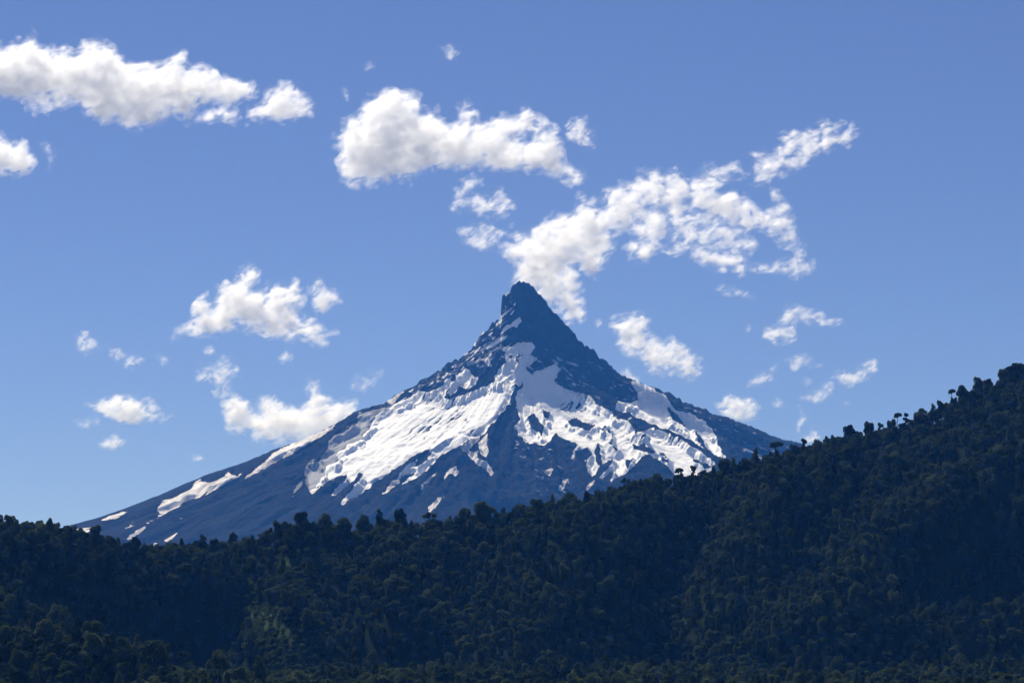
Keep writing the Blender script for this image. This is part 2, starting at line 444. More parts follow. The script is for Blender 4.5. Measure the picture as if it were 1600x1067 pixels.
# ---- snow outlines (traced in photo pixels, laid onto the slope)
SNOW_PARTS = [
 ('glacier', SNOW, [
   [(691,622),(707,622),(723,616),(743,609),(762,603),(779,595),(792,583),(805,577),(813,584),(815,592),(805,600),(801,614),(797,626),(803,634),(792,632),(785,644),(775,657),
    (762,670),(751,681),(730,689),(717,697),(696,708),(684,716),(676,726),(664,737),(644,750),(626,757),(640,745),(652,736),(631,744),(620,748),(629,736),(637,725),(618,732),(600,745),
    (588,751),(577,762),(560,775),(548,780),(535,789),(533,781),(545,770),(558,754),(567,743),(561,738),(555,748),(542,761),(526,772),(515,776),(523,762),(536,751),(542,740),(529,745),
    (512,751),(499,761),(488,775),(483,769),(496,756),(507,743),(508,729),(526,719),(526,709),(540,700),(542,693),(566,687),(567,679),(579,670),(583,660),(588,647),(600,641),(616,631),
    (632,624),(645,619),(655,609),(668,613),(681,610),(691,603),(707,584),(705,600),(697,612)],
   [(697,616),(705,600),(714,587),(727,576),(735,577),(740,587),(750,592),(743,601),(730,608),(722,605),(714,603),(712,612),(704,618)]],
  [[(672,702),(650,708),(632,722),(622,731),(640,724),(660,711)], [(676,706),(664,708),(650,722),(645,729),(655,728),(668,719),(675,712)], [(684,716),(678,724),(690,717)]],
  'broad cracked white glacier on the sunny flank of the volcano'),
 ('shaded_strip', SHADE_SNOW, [[(560,645),(580,641),(610,634),(618,631),(602,643),(590,648),(585,661),(570,679),(568,688),(544,694),(542,701),(528,711),(528,720),(510,730),(509,744),(498,757),(485,769),
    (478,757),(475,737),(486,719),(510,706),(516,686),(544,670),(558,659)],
    [(470,752),(474,745),(470,762),(458,775),(452,777),(460,765)]], [[(494,715),(503,712),(500,722),(490,724)]], 'strip of snow beside the white glacier, its shade painted grey'),
 ('glacier', SNOW, [[(820,572),(831,586),(842,578),(868,569),(876,578),(867,595),(880,606),(898,611),(918,616),(933,632),(957,644),(960,652),(981,656),(987,650),(997,660),(1004,672),(1020,668),
    (1045,676),(1072,691),(1100,709),(1118,722),(1112,750),(1080,760),(1060,748),(1047,730),(1036,723),(1021,714),(1008,709),(995,723),(982,734),(974,741),(961,748),(953,757),(955,748),
    (959,735),(951,741),(940,747),(936,745),(947,735),(957,722),(950,720),(940,727),(934,732),(932,740),(925,745),(920,738),(916,728),(917,717),(905,722),(893,716),(890,715),(898,703),
    (903,694),(896,690),(880,686),(868,676),(860,690),(848,697),(838,690),(826,694),(812,680),(806,668),(813,655),(808,636),(806,620),(812,600),(815,592)]],
  [[(886,656),(900,652),(915,660),(928,664),(920,672),(905,668),(893,664)], [(932,665),(940,671),(948,666),(946,662),(941,669)], [(951,670),(955,671),(955,677),(952,677)],
   [(954,679),(958,681),(957,686),(953,686)], [(950,690),(956,689),(958,693),(953,694)], [(956,696),(961,696),(967,701),(963,704)],
   [(988,693),(988,701),(997,703),(1008,706),(1013,707),(1021,710),(1023,705),(1012,698),(1004,692),(1000,697),(994,696)],
   [(981,658),(986,652),(995,655),(1003,658),(1018,668),(1010,672),(1002,675),(993,677),(990,668)], [(1000,686),(1004,677),(1009,677),(1008,682)],
   [(1027,706),(1040,709),(1045,714),(1034,712)], [(1032,713),(1044,720),(1042,723),(1034,719)], [(1083,715),(1092,718),(1105,725),(1112,731),(1106,733),(1096,726),(1086,721)],
   [(976,718),(985,717),(990,713),(985,724),(981,733),(978,723)], [(945,729),(955,716),(958,718),(948,732)], [(935,690),(928,704),(931,716),(934,729),(940,722),(938,708),(938,694)],
   [(915,700),(900,704),(896,716),(905,722),(920,715),(927,707),(918,700)], [(824,650),(832,645),(842,655),(850,668),(846,680),(836,672),(828,662)],
   [(848,640),(858,645),(856,655),(850,652)], [(810,585),(818,590),(817,606),(808,612)]],
  'snowfield with scattered rock outcrops below the peak, opposite the cracked glacier'),
 ('snowfield', SNOW, [[(985,592),(1010,602),(1040,618),(1055,640),(1075,645),(1095,655),(1115,672),(1125,700),(1135,716),(1120,712),(1085,690),(1050,673),(1020,664),(1000,654),(985,645),(960,641),(965,627),(985,630),(998,625),(990,605)]],
  [[(1040,632),(1060,650),(1072,668),(1050,655)], [(1085,668),(1100,690),(1110,706),(1090,690)]], 'smooth shaded snowfield under the long rock ridge'),
 ('snowfield', SNOW, [[(783,545),(800,540),(816,533),(831,535),(835,546),(829,554),(842,559),(831,569),(820,572),(830,585),(822,596),(812,604),(806,600),(797,588),(782,596),(772,597),(771,589),(784,573),(792,562),(790,552)]],
  [[(796,554),(801,553),(801,559),(797,560)], [(806,561),(812,553),(816,556),(810,562)], [(807,562),(811,563),(809,570)]], 'shaded snow apron at the foot of the rock horn'),
 ('snow_patch', OLD_SNOW, [[(523,665),(501,675),(470,688),(442,700),(422,714),(407,728),(382,747),(410,734),(432,721),(451,710),(481,694),(513,675)]], [], 'long bright snow tongue just under the lower skyline'),
 ('snow_patch', OLD_SNOW, [[(356,737),(348,746),(337,753),(322,757),(310,750),(296,766),(272,778),(252,784),(244,796),(250,801),(244,810),(266,796),(301,778),(319,775),(334,765),(360,753),(378,740),(366,744)]],
  [[(320,763),(326,761),(329,766),(323,769)]], 'wide snow patch with one dark boulder in it'),
 ('snow_patch', OLD_SNOW, [[(199,798),(178,803),(154,813),(175,811),(193,803)]], [], 'small slanting snow patch close under the low skyline'),
 ('snow_patch', OLD_SNOW, [[(141,824),(122,826),(100,831),(122,833),(139,829)]], [], 'lowest snow patch, half hidden by the hill trees'),
 ('snow_patch', OLD_SNOW, [[(228,821),(207,834),(195,843),(198,847),(219,832)]], [], 'bright snow streak above the wooded saddle'),
 ('snow_patch', OLD_SNOW, [[(277,833),(258,844),(260,846),(276,836)]], [], 'thin snow streak low over the wooded saddle'),
 ('snow_patch', OLD_SNOW, [[(246,846),(238,853),(240,857),(246,850)]], [], 'tiny snow streak sinking behind the trees'),
 ('snow_patch', OLD_SNOW, [[(211,815),(199,823),(196,827),(204,823),(213,819)]], [], 'faint snow spot between two bright patches'),
 ('snow_patch', OLD_SNOW, [[(238,812),(226,819),(228,820),(239,814)]], [], 'short snow line below the boulder patch'),
 ('snow_patch', OLD_SNOW, [[(722,699),(730,691),(752,680),(751,685),(738,693),(730,705),(747,705),(744,715),(760,720),(771,739),(768,742),(747,725),(732,710),(724,703)]], [], 'snow slab edging the dark triangular rock face'),
 ('snow_patch', OLD_SNOW, [[(760,677),(764,686),(760,691),(762,704),(760,714),(751,707),(747,693),(757,686)]], [], 'upright snow slab on the dark central rib'),
 ('snow_patch', OLD_SNOW, [[(714,727),(714,739),(710,744),(706,739),(701,740),(695,748),(695,743),(704,732)]], [], 'hooked grey snow patch on the bare lower slope'),
 ('snow_patch', OLD_SNOW, [[(681,740),(671,752),(656,765),(660,756),(674,742)]], [], 'slanting snow strip under the glacier tongues'),
 ('snow_patch', OLD_SNOW, [[(695,773),(686,780),(683,787),(669,801),(667,798),(679,785),(683,778)]], [], 'narrow zigzag snow gully near the forest edge'),
 ('snow_patch', OLD_SNOW, [[(624,748),(612,751),(609,759),(597,772),(611,763),(625,752)]], [], 'dim snow trail below the outermost glacier tongue'),
 ('snow_patch', OLD_SNOW, [[(888,748),(880,752),(873,762),(875,768),(884,758)]], [], 'small snow patch low on the broken rock slope'),
 ('snow_patch', OLD_SNOW, [[(930,750),(922,756),(916,764),(920,764),(929,754)]], [], 'small snow strip just above the treetops'),
 ('snow_patch', OLD_SNOW, [[(860,732),(864,735),(858,743),(850,736)]], [], 'snow spot on the dark mottled rock'),
 ('snow_patch', OLD_SNOW, [[(603,628),(620,616),(629,612),(622,620),(612,627),(619,625),(611,632)]], [], 'snow scraps on the rocky skyline above the glacier'),
]
LEDGES = [[(789,459),(797,452),(796,457),(791,462)], [(775,507),(784,500),(783,504),(776,509)], [(784,516),(792,508),(801,508),(794,513),(783,522),(787,515)], [(775,534),(780,529),(792,525),(785,531),(776,536)],
    [(761,544),(770,538),(776,536),(768,542),(762,546)], [(742,551),(750,543),(748,549),(743,552)], [(803,511),(809,508),(807,512)], [(763,524),(770,520),(766,525)], [(749,524),(757,517),(755,522)],
    [(757,563),(762,559),(768,571),(763,572)], [(738,538),(743,535),(742,541)], [(797,492),(804,486),(800,492)], [(725,556),(731,550),(729,556)], [(797,509),(812,496),(814,503),(806,510)],
    [(752,550),(756,546),(755,551)], [(764,556),(769,552),(768,556)], [(735,565),(741,560),(739,566)], [(720,577),(725,573),(723,578)], [(786,482),(791,478),(789,483)], [(802,477),(806,474),(805,478)],
    [(744,572),(748,569),(747,573)], [(690,590),(699,583),(696,591)], [(672,598),(677,594),(675,600)], [(706,573),(711,569),(710,574)], [(640,612),(646,607),(644,613)], [(780,496),(785,492),(784,496)], [(768,530),(774,526),(771,531)]]
RNG2 = random.Random(5)

def all_sdf(u, v):
    wu = u + perlin(u / 9, v / 9, u * 0 + 1.5) * 3.0 + perlin(u / 3.3, v / 3.3, u * 0 + 7.5) * 1.3
    wv = v + perlin(u / 9, v / 9, u * 0 + 4.5) * 2.4 + perlin(u / 3.3, v / 3.3, u * 0 + 9.5) * 1.1
    out = []
    for name, mat, polys, holes, label in SNOW_PARTS:
        s = np.full(u.shape, -99.0)
        for p in polys: s = np.maximum(s, sdf_poly(wu, wv, p))
        for p in holes: s = np.minimum(s, -sdf_poly(wu, wv, p))
        out.append(s)
    s = np.full(u.shape, -99.0)
    wu2, wv2 = u + (wu - u) * 0.6, v + (wv - v) * 0.6
    for p in LEDGES: s = np.maximum(s, sdf_poly(wu2, wv2, p))
    out.append(s)
    fray = perlin(across / 11, along / 130, X * 0 + 3.3) * 1.1 + perlin(across / 5.5, along / 60, X * 0 + 8.3) * 0.9
    for k in range(len(out)):
        small = k >= len(SNOW_PARTS) or SNOW_PARTS[k][0] == 'snow_patch'
        out[k] = out[k] + (fray * 0.3 + 0.7 if small else fray)
    return out

along, across = (X * 0.62 + Y * 0.78), (X * 0.78 - Y * 0.62)
P = np.stack([X, Y, Z + disp], 1)
front_mask = Y < SUMMIT_Y + 60
u, v = project(P)
S = np.max(all_sdf(u, v), axis=0)
S[~front_mask] = -99
Z = Z + disp * (1 - 0.7 * sstep(-1, 7, S))
# bring the outline onto the traced one
for _ in range(3):
    P = np.stack([X, Y, Z], 1)
    u, v = project(P)
    ub = np.clip(((u + 300) / 3).astype(int), 0, 799)
    top = np.full(800, 1e9); np.minimum.at(top, ub, v)
    ok = top < 1e8
    uc = -300 + 3 * (np.arange(800) + 0.5)
    tgt = np.interp(uc, SIL[:, 0], SIL[:, 1]) + fbm(uc / 8, uc * 0 + .4, uc * 0, 4, 0.75) * np.interp(uc, [400, 560, 700, 780, 880, 1000, 1150, 1250], [0.3, 1.2, 2.2, 2.2, 2.2, 2.2, 1.4, 0.6])
    dv = np.where(ok, np.clip(top - tgt, -40, 40), 0)
    below = np.clip(v - np.interp(u, uc, np.where(ok, top, tgt)), 0, None)
    Z = Z + np.interp(u, uc, dv) * Y / F * np.exp(-below / 26.0)
Z = np.minimum(Z, TOP_Z + 4)
P = np.stack([X, Y, Z], 1)
u, v = project(P)
ALL = all_sdf(u, v)
for s in ALL: s[~front_mask] = -99
i, j = np.meshgrid(np.arange(NR - 1), np.arange(NTH), indexing='ij')
j2 = (j + 1) % NTH
QUADS = np.stack([i * NTH + j, (i + 1) * NTH + j, (i + 1) * NTH + j2, i * NTH + j2], -1).reshape(-1, 4)
cap = len(P)
Pm = np.vstack([P, [[SX, SUMMIT_Y, TOP_Z]]])
me = mesh_from('mountain', Pm, QUADS)
dust_poly = [[(815,690),(860,690),(893,700),(905,745),(880,780),(850,770),(820,720)], [(790,530),(900,560),(940,600),(960,640),(900,620),(850,590),(800,560)], [(600,632),(700,570),(760,520),(800,460),(800,560),(740,575),(690,600)],
             [(920,560),(1000,598),(1130,655),(1240,695),(1190,730),(1100,670),(1000,640),(950,610)], [(800,610),(820,640),(815,690),(840,720),(800,700)]]
dust = np.full(len(P), -99.0)
dust = np.zeros(len(P))
for p, k in zip(dust_poly, (0.55, 0.8, 1.1, 0.75, 0.7)): dust = np.maximum(dust, k * sstep(-14, 12, sdf_poly(u, v, p)))
add_attr(me, 'dusting', np.append(np.where(front_mask, dust, 0.45), 0))
scree = fbm(thflat * 38, rflat / 900, Z0 * 0 + 6.6, 4, 0.6) * 0.5 + 0.5
add_attr(me, 'scree', np.append(scree, 0))
mountain = tag(link('mountain', me, ROCK), 'steep volcanic horn with glaciers and snow patches above dark slopes', kind='structure')
Nrm = np.empty(len(Pm) * 3, np.float32); me.vertices.foreach_get('normal', Nrm); Nrm = Nrm.reshape(-1, 3)[:-1]

soft = fbm(X / 210, Y / 210, X * 0 + 8.8, 3, 0.45)
cn = perlin(along / 230 + soft * 0.5, across / 30, X * 0 + 2.2) + 0.45 * perlin(along / 90, across / 13, X * 0 + 6.1)
cfield = sstep(0.25, 0.7, fbm(X / 330, Y / 330, X * 0 + 4.4, 2) + 0.25)
crev = sstep(0.80, 0.97, 1 - np.abs(cn)) * cfield
fine = fbm(X / 40, Y / 40, X * 0 + 5.2, 3, 0.5)
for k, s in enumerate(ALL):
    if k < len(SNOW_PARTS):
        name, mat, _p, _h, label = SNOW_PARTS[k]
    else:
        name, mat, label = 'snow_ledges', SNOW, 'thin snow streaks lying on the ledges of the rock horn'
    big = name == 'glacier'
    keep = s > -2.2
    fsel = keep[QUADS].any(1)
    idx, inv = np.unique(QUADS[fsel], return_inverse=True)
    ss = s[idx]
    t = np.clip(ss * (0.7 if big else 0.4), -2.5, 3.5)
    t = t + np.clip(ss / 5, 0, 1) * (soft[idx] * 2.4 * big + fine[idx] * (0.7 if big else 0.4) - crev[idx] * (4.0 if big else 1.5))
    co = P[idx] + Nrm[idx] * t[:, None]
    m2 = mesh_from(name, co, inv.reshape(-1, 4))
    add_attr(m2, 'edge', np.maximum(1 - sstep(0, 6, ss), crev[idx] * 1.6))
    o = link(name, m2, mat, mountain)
    o['label'] = label
    if name == 'snow_ledges': o['kind'] = 'stuff'

# ------------------------------------------------------------------ wooded hills
CREST = np.array([(-900, 760), (-500, 775), (-200, 795), (0, 808), (50, 814), (110, 824), (150, 836), (200, 848), (240, 853), (300, 847), (340, 844), (380, 838), (410, 832), (440, 818), (470, 809), (500, 811), (540, 816),
    (555, 821), (580, 813), (620, 806), (650, 815), (700, 806), (750, 801), (790, 792), (830, 786), (870, 780), (900, 776), (940, 766), (1000, 745), (1040, 740), (1100, 731), (1150, 722), (1200, 702), (1250, 694), (1300, 679),
    (1350, 670), (1400, 657), (1450, 641), (1500, 616), (1550, 598), (1600, 571), (1700, 520), (1900, 440), (2400, 330)], float)
YC = np.array([(-900, 2300), (0, 2400), (150, 2450), (240, 2620), (350, 2680), (450, 2600), (600, 2650), (900, 2720), (1200, 2820), (1600, 2980), (2400, 3200)], float)
TREE_PX = 26
def front_crest(uu):
    return np.interp(uu, [-900, -200, 0, 100, 200, 280, 350, 420, 520, 700], [960, 985, 1003, 1008, 1015, 1029, 1049, 1072, 1110, 1150])
def hill_base(uu, y):
    yc = np.interp(uu, YC[:, 0], YC[:, 1])
    zc = z_at(np.interp(uu, CREST[:, 0], CREST[:, 1]) + TREE_PX, yc)
    zb = np.clip((y - 1480) / 620, 0, 1.2) * 30 - 2
    run = np.maximum(zc / 0.60, 200)
    t = (y - (yc - run)) / run
    tt = np.clip(t, 0, 1)
    face = zb + (zc - zb) * (tt * 0.75 + 0.25 * np.sin(tt * math.pi / 2))
    back = zc - 0.38 * (y - yc)
    z = np.where(t <= 1, face, np.maximum(back, 25))
    zf2 = z_at(front_crest(uu) + 20, 1760) 
    fr = zf2 - 0.5 * np.abs(y - 1760)
    k = 14.0
    m = np.maximum(z, fr)
    return m + k * np.exp(-np.abs(z - fr) / k) * 0.3
def on_hill(uu, vv):
    ys = np.linspace(1550, 3100, 3000)
    zray = z_at(vv, ys)
    h = zray - hill_base(np.full(ys.shape, float(uu)), ys)
    i = int(np.argmax(h < 0)) if (h < 0).any() else int(np.argmin(np.abs(h)))
    return np.array([(uu - 800) / F * ys[i], ys[i]])
SPURS = [([(1640, 740), (1500, 830), (1410, 920), (1340, 1000), (1290, 1065)], 22, 52), ([(1640, 1000), (1520, 1025), (1420, 1062)], 14, 45), ([(1330, 690), (1240, 800), (1160, 890), (1130, 960)], 16, 45), ([(980, 770), (900, 860), (850, 960), (800, 1060)], 14, 55),
    ([(1085, 800), (1065, 880), (1040, 960), (1020, 1060)], -20, 36), ([(1630, 870), (1530, 910), (1450, 980)], -18, 50), ([(640, 830), (600, 900), (640, 1000)], 12, 50), ([(560, 850), (520, 930), (560, 1060)], -14, 40),
    ([(60, 825), (150, 865), (260, 890), (340, 930)], 14, 40), ([(368, 915), (440, 962), (500, 1010), (520, 1060)], 7, 26), ([(120, 930), (200, 950), (300, 970)], -24, 50), ([(420, 840), (400, 900), (330, 960)], -14, 45), ([(740, 850), (720, 950), (700, 1060)], -12, 40)]
SPURS = [([on_hill(a, b) for a, b in p], h * 2.3, w) for p, h, w in SPURS]
def hill_z(uu, y):
    x = (uu - 800) / F * y
    z = hill_base(uu, y)
    yc = np.interp(uu, YC[:, 0], YC[:, 1])
    fade = 1 - sstep(-140, -10, y - yc)
    for p, h, w in SPURS:
        d, _s, _f = dist_line(x, y, p)
        z = z + h * np.exp(-(d / w) ** 2) * fade
    return z + (fbm(x / 150, y / 150, x * 0 + 1.1, 3, 0.5) * 15) * (0.25 + 0.75 * fade)
MEADOW = [[(424, 874), (452, 866), (470, 868), (466, 876), (440, 882)], [(500, 862), (528, 858), (540, 866), (512, 874)], [(374, 932), (402, 945), (445, 975), (478, 1004), (470, 1008), (432, 986), (394, 956)], [(270, 897), (296, 894), (304, 902), (282, 906)]]
BUSHY = MEADOW + [[(415, 865), (545, 850), (560, 880), (500, 900), (430, 895)], [(366, 916), (402, 932), (450, 964), (505, 1003), (525, 1065), (430, 1080), (395, 1045), (432, 1020), (372, 978)], [(455, 905), (495, 900), (512, 945), (480, 965)], [(250, 1035), (330, 1042), (420, 1045), (400, 1080), (280, 1070)]]
def meadow_at(uu, vv, where_=MEADOW):
    s = np.full(np.shape(uu), -99.0)
    for p in where_: s = np.maximum(s, sdf_poly(uu, vv, p))
    return s
ug, yg = np.arange(-900, 2401, 10.0), np.concatenate([np.arange(1480, 3300, 9.0), np.arange(3300, 4600, 60.0)])
UU, YY = np.meshgrid(ug, yg, indexing='ij')
zz = hill_z(UU.ravel(), YY.ravel())
hp = np.stack([(UU.ravel() - 800) / F * YY.ravel(), YY.ravel(), zz], 1)
i, j = np.meshgrid(np.arange(len(ug) - 1), np.arange(len(yg) - 1), indexing='ij')
q = (i * len(yg) + j).ravel()
me = mesh_from('wooded_hill', hp, np.stack([q, q + len(yg), q + len(yg) + 1, q + 1], 1))
hu, hv = project(hp)
add_attr(me, 'meadow', sstep(-3, 5, meadow_at(hu, hv - 4)))
tag(link('hills', me, mat_hill()), 'steep wooded hills rising from the lake shore', kind='structure')

# ---- tree shapes: (crown mesh, trunk mesh, height, width)
def crown_mesh(name, lobes, n, size, rng, up=0.0):
    co, fa = [], []
    vol = np.array([max(l[3], 0.3) * max(l[4], 0.3) for l in lobes]); vol = vol / vol.sum()
    for (cx, cy_, cz, rx, rz), w in zip(lobes, vol):
        k = max(int(n * w), 12)
        d = rng.normal(size=(k, 3)); d[:, 2] = d[:, 2] * 0.85 + up
        d /= np.linalg.norm(d, axis=1)[:, None]
        d[:, 2] = np.where(d[:, 2] < -0.55, -d[:, 2], d[:, 2])
        rad = 0.72 + 0.32 * rng.random(k) ** 0.6
        c = np.stack([cx + d[:, 0] * rx * rad, cy_ + d[:, 1] * rx * rad, cz + d[:, 2] * rz * rad], 1)
        nrm = d + rng.normal(size=(k, 3)) * 0.38; nrm /= np.linalg.norm(nrm, axis=1)[:, None]
        a = np.cross(nrm, rng.normal(size=(k, 3))); a /= np.linalg.norm(a, axis=1)[:, None]
        b = np.cross(nrm, a)
        s = size * (0.6 + 0.8 * rng.random(k))[:, None]
        e = (0.6 + 0.5 * rng.random(k))[:, None]
        base = len(co) * 0 + sum(len(x) for x in co)
        quad = np.stack([c - a * s, c - b * s * e + nrm * s * 0.25, c + a * s, c + b * s * e - nrm * s * 0.3], 1).reshape(-1, 3)
        co.append(quad)
        ids = base + np.arange(k * 4).reshape(-1, 4)
        fa.append(ids)
    return mesh_from(name, np.vstack(co), np.vstack(fa), False)

def tube(pts, rads, sides=6):
    pts = np.asarray(pts, float); V, Fc = [], []
    for p, r in zip(pts, rads):
        for k in range(sides):
            a = 2 * math.pi * k / sides
            V.append((p[0] + r * math.cos(a), p[1] + r * math.sin(a), p[2]))
    for s in range(len(pts) - 1):
        for k in range(sides):
            k2 = (k + 1) % sides
            Fc.append((s * sides + k, s * sides + k2, (s + 1) * sides + k2, (s + 1) * sides + k))
    return np.array(V), np.array(Fc)

def trunk_mesh(name, h, r, limbs, rng, lean=0.0):
    parts = [tube([(lean * h * t * t, 0.3 * math.sin(3 * t), h * t) for t in (0, .25, .5, .75, 1)], [r, r * .8, r * .65, r * .45, r * .25])]
    for k in range(limbs):
        a = rng.random() * 6.28; t = 0.35 + 0.5 * rng.random(); l = h * (0.25 + 0.2 * rng.random())
        p0 = np.array((lean * h * t * t, 0, h * t)); dirv = np.array((math.cos(a), math.sin(a), 0.75))
        parts.append(tube([p0, p0 + dirv * l * .5, p0 + dirv * l * np.array((1, 1, 1.2))], [r * .4, r * .28, r * .12], 5))
    V, Fc, off = [], [], 0
    for v_, f_ in parts:
        V.append(v_); Fc.append(f_ + off); off += len(v_)
    return mesh_from(name, np.vstack(V), np.vstack(Fc))

def lobes_dome(rng, R, H, n=9, flat=1.0):
    L = [(0, 0, H * .50, R * .72, H * .36 * flat)]
    for k in range(n):
        a = 2 * math.pi * (k * 0.618 + 0.1 * rng.random()); q = rng.random()
        rr_ = R * (0.35 + 0.4 * rng.random())
        zz_ = H * (0.34 + 0.50 * (1 - (rr_ / R) ** 2) + 0.07 * rng.normal())
        L.append((math.cos(a) * rr_, math.sin(a) * rr_, zz_, R * (0.30 + 0.16 * q), H * (0.11 + 0.07 * q) * flat))
    return L
def lobes_column(rng, R, H, n=8):
    L = []
    for k in range(n):
        t = k / (n - 1); a = rng.random() * 6.28
        w = R * (0.55 + 0.35 * math.sin(math.pi * min(1, t * 0.9 + 0.15)))
        L.append((math.cos(a) * R * .25, math.sin(a) * R * .25, H * (0.25 + 0.68 * t), w * (1 - 0.35 * t), H * 0.13))
    return L
def lobes_ragged(rng, R, H, n=7):
    L = []
    for k in range(n):
        a = rng.random() * 6.28; rr_ = R * (0.2 + 0.75 * rng.random())
        L.append((math.cos(a) * rr_, math.sin(a) * rr_, H * (0.55 + 0.4 * rng.random()), R * (0.28 + 0.15 * rng.random()), H * 0.085))
    return L
PROTO = []
def proto(kind, R, H, seed, n=1150, size=0.78):
    rng = np.random.default_rng(seed)
    n, size = int(n * LEAF_N), size * LEAF_N ** -0.5 * 0.96
    if kind == 'dome': L = lobes_dome(rng, R, H)
    elif kind == 'broad': L = lobes_dome(rng, R, H, 13, 0.85)
    elif kind == 'column': L = lobes_column(rng, R, H)
    elif kind == 'ragged': L = lobes_ragged(rng, R, H)
    elif kind == 'umbrella': L = [(0.9 * R * .3, 0, H * .84, R * .6, H * .10)] + [(math.cos(a) * R * (.4 + .3 * rng.random()) + R * .2, math.sin(a) * R * .55, H * (.74 + .14 * rng.random()), R * (.28 + .2 * rng.random()), H * .07) for k, a in enumerate(np.linspace(0, 5.2, 6))]
    elif kind in ('shrub', 'bush'): L = [(0, 0, H * .5, R * .8, H * .5)] + [(math.cos(a) * R * .5, math.sin(a) * R * .5, H * .5, R * .45, H * .4) for a in (0.4, 2.2, 4.4)]
    mat = LEAF_PALE if kind == 'shrub' else LEAF
    cm = crown_mesh('crown', L, n, size, rng, 0.25); cm.materials.append(mat)
    tm = trunk_mesh('trunk', H * (0.86 if kind in ('umbrella', 'ragged') else 0.7), 0.028 * H + 0.1, 5 if kind not in ('shrub', 'bush') else 2, rng, 0.06 if kind == 'umbrella' else 0.0)
    tm.materials.append(BARK)
    z = max(l[2] + l[4] for l in L)
    PROTO.append(dict(kind=kind, crown=cm, trunk=tm, H=z, W=2 * R))
LEAF_N = 2.4
for k in range(4): proto('dome', 4.6 + 0.45 * k, 15.5 + 1.6 * k, 20 + k)
for k in range(2): proto('broad', 6.8 + k, 17 + k, 40 + k, 1700)
for k in range(3): proto('column', 3.9 + 0.4 * k, 17 + 2 * k, 60 + k, 1000)
for k in range(2): proto('ragged', 5.5, 19 + k, 80 + k, 650, 0.8)
proto('umbrella', 4.6, 15, 90, 620, 0.6)
for k in range(2): proto('shrub', 2.6 + k * .8, 3.2 + k, 95 + k, 260, 0.5)
for k in range(2): proto('bush', 3.4 + k, 5.5 + k, 105 + k, 300, 0.6)
KIND = {}
for i, p in enumerate(PROTO): KIND.setdefault(p['kind'], []).append(i)

# ---- scatter
rs = np.random.default_rng(3)
cells = []
STEP = 9.8
for y0 in np.arange(1600, 3080, STEP):
    half = (1600 / 2 + 640) / F * y0
    xs = np.arange(-half, half, STEP)
    cells.append(np.stack([xs, np.full(len(xs), y0)], 1))
pts = np.vstack(cells)
pts = pts + (rs.random(pts.shape) - 0.5) * STEP * 0.95
tu, ty = 800 + F * pts[:, 0] / pts[:, 1], pts[:, 1]
yc = np.interp(tu, YC[:, 0], YC[:, 1])
tz = hill_z(tu, ty)
pu, pv = project(np.stack([pts[:, 0], ty, tz], 1))
ok = (ty < yc + 34) & (tz > 4) & (pv < 1150)
pts, tu, ty, tz, pu, pv, yc = (a[ok] for a in (pts, tu, ty, tz, pu, pv, yc))
n = len(pts)
mead = meadow_at(pu, pv - 4, BUSHY)
clump = fbm(pts[:, 0] / 90, ty / 90, tz * 0, 2)
r = rs.random(n)
kind = np.where(r < 0.46, 'dome', np.where(r < 0.58, 'broad', np.where(r < 0.86, 'column', np.where(r < 0.93, 'ragged', 'shrub'))))
pid = np.array([rs.choice(KIND[k]) for k in kind])
scl = np.clip(0.62 + 0.55 * rs.random(n) ** 1.6 + 0.16 * clump, 0.5, 1.35)
inm = (mead > -1) & (rs.random(n) < 0.96)
sh = rs.choice(KIND['shrub'], n)
pid = np.where(inm, sh, pid)
scl = np.where(inm, 0.4 + 0.8 * rs.random(n), scl)
keep = ~(inm & (rs.random(n) < 0.15))
crest = np.abs(ty - yc) < 16
scl = np.where(crest & ~inm, np.clip(scl * 0.9, 0.62, 1.0), scl)
pts, tu, ty, tz, pid, scl, inm = (a[keep] for a in (pts, tu, ty, tz, pid, scl, inm))
# undergrowth between the trees
nb = 7800
bu, by = rs.random(nb) * 2860 - 630, 1600 + rs.random(nb) * 1450
su_, sy_ = 230 + rs.random(14000) * 360, 1950 + rs.random(14000) * 800        # scrub in the clearings only
szz = hill_z(su_, sy_); spu, spv = project(np.stack([(su_ - 800) / F * sy_, sy_, szz], 1))
sin_ = (meadow_at(spu, spv - 3, BUSHY) > -2) & ((meadow_at(spu, spv - 3) < 0) | (rs.random(14000) < 0.6))
bu, by = np.append(bu, su_[sin_]), np.append(by, sy_[sin_])
bz = hill_z(bu, by); bp = np.stack([(bu - 800) / F * by, by, bz], 1)
bpu, bpv = project(bp)
bok = (by < np.interp(bu, YC[:, 0], YC[:, 1]) + 25) & (bz > 4) & (bpv < 1150)
bp, bu, by, bz, bpu, bpv = (a[bok] for a in (bp, bu, by, bz, bpu, bpv))
bm = meadow_at(bpu, bpv - 4, BUSHY) > -2
pts = np.vstack([pts, bp[:, :2]]); tu = np.append(tu, bu); ty = np.append(ty, by); tz = np.append(tz, bz); inm = np.append(inm, bm)
pid = np.append(pid, np.where(bm, rs.choice(KIND['shrub'], len(bu)), rs.choice(KIND['bush'], len(bu))))
scl = np.append(scl, np.where(bm, 0.25 + 0.75 * rs.random(len(bu)) ** 1.5, 0.5 + 0.7 * rs.random(len(bu))))
cu = np.arange(-600, 2200, 5.0); cu = cu + rs.random(len(cu)) * 5
cyy = np.interp(cu, YC[:, 0], YC[:, 1]) - 16 + rs.random(len(cu)) * 24
ck = np.array([rs.choice(KIND[k]) for k in rs.choice(['dome', 'dome', 'column', 'bush', 'broad', 'dome'], len(cu))])
pts = np.vstack([pts, np.stack([(cu - 800) / F * cyy, cyy], 1)]); tu = np.append(tu, cu); ty = np.append(ty, cyy); tz = np.append(tz, hill_z(cu, cyy))
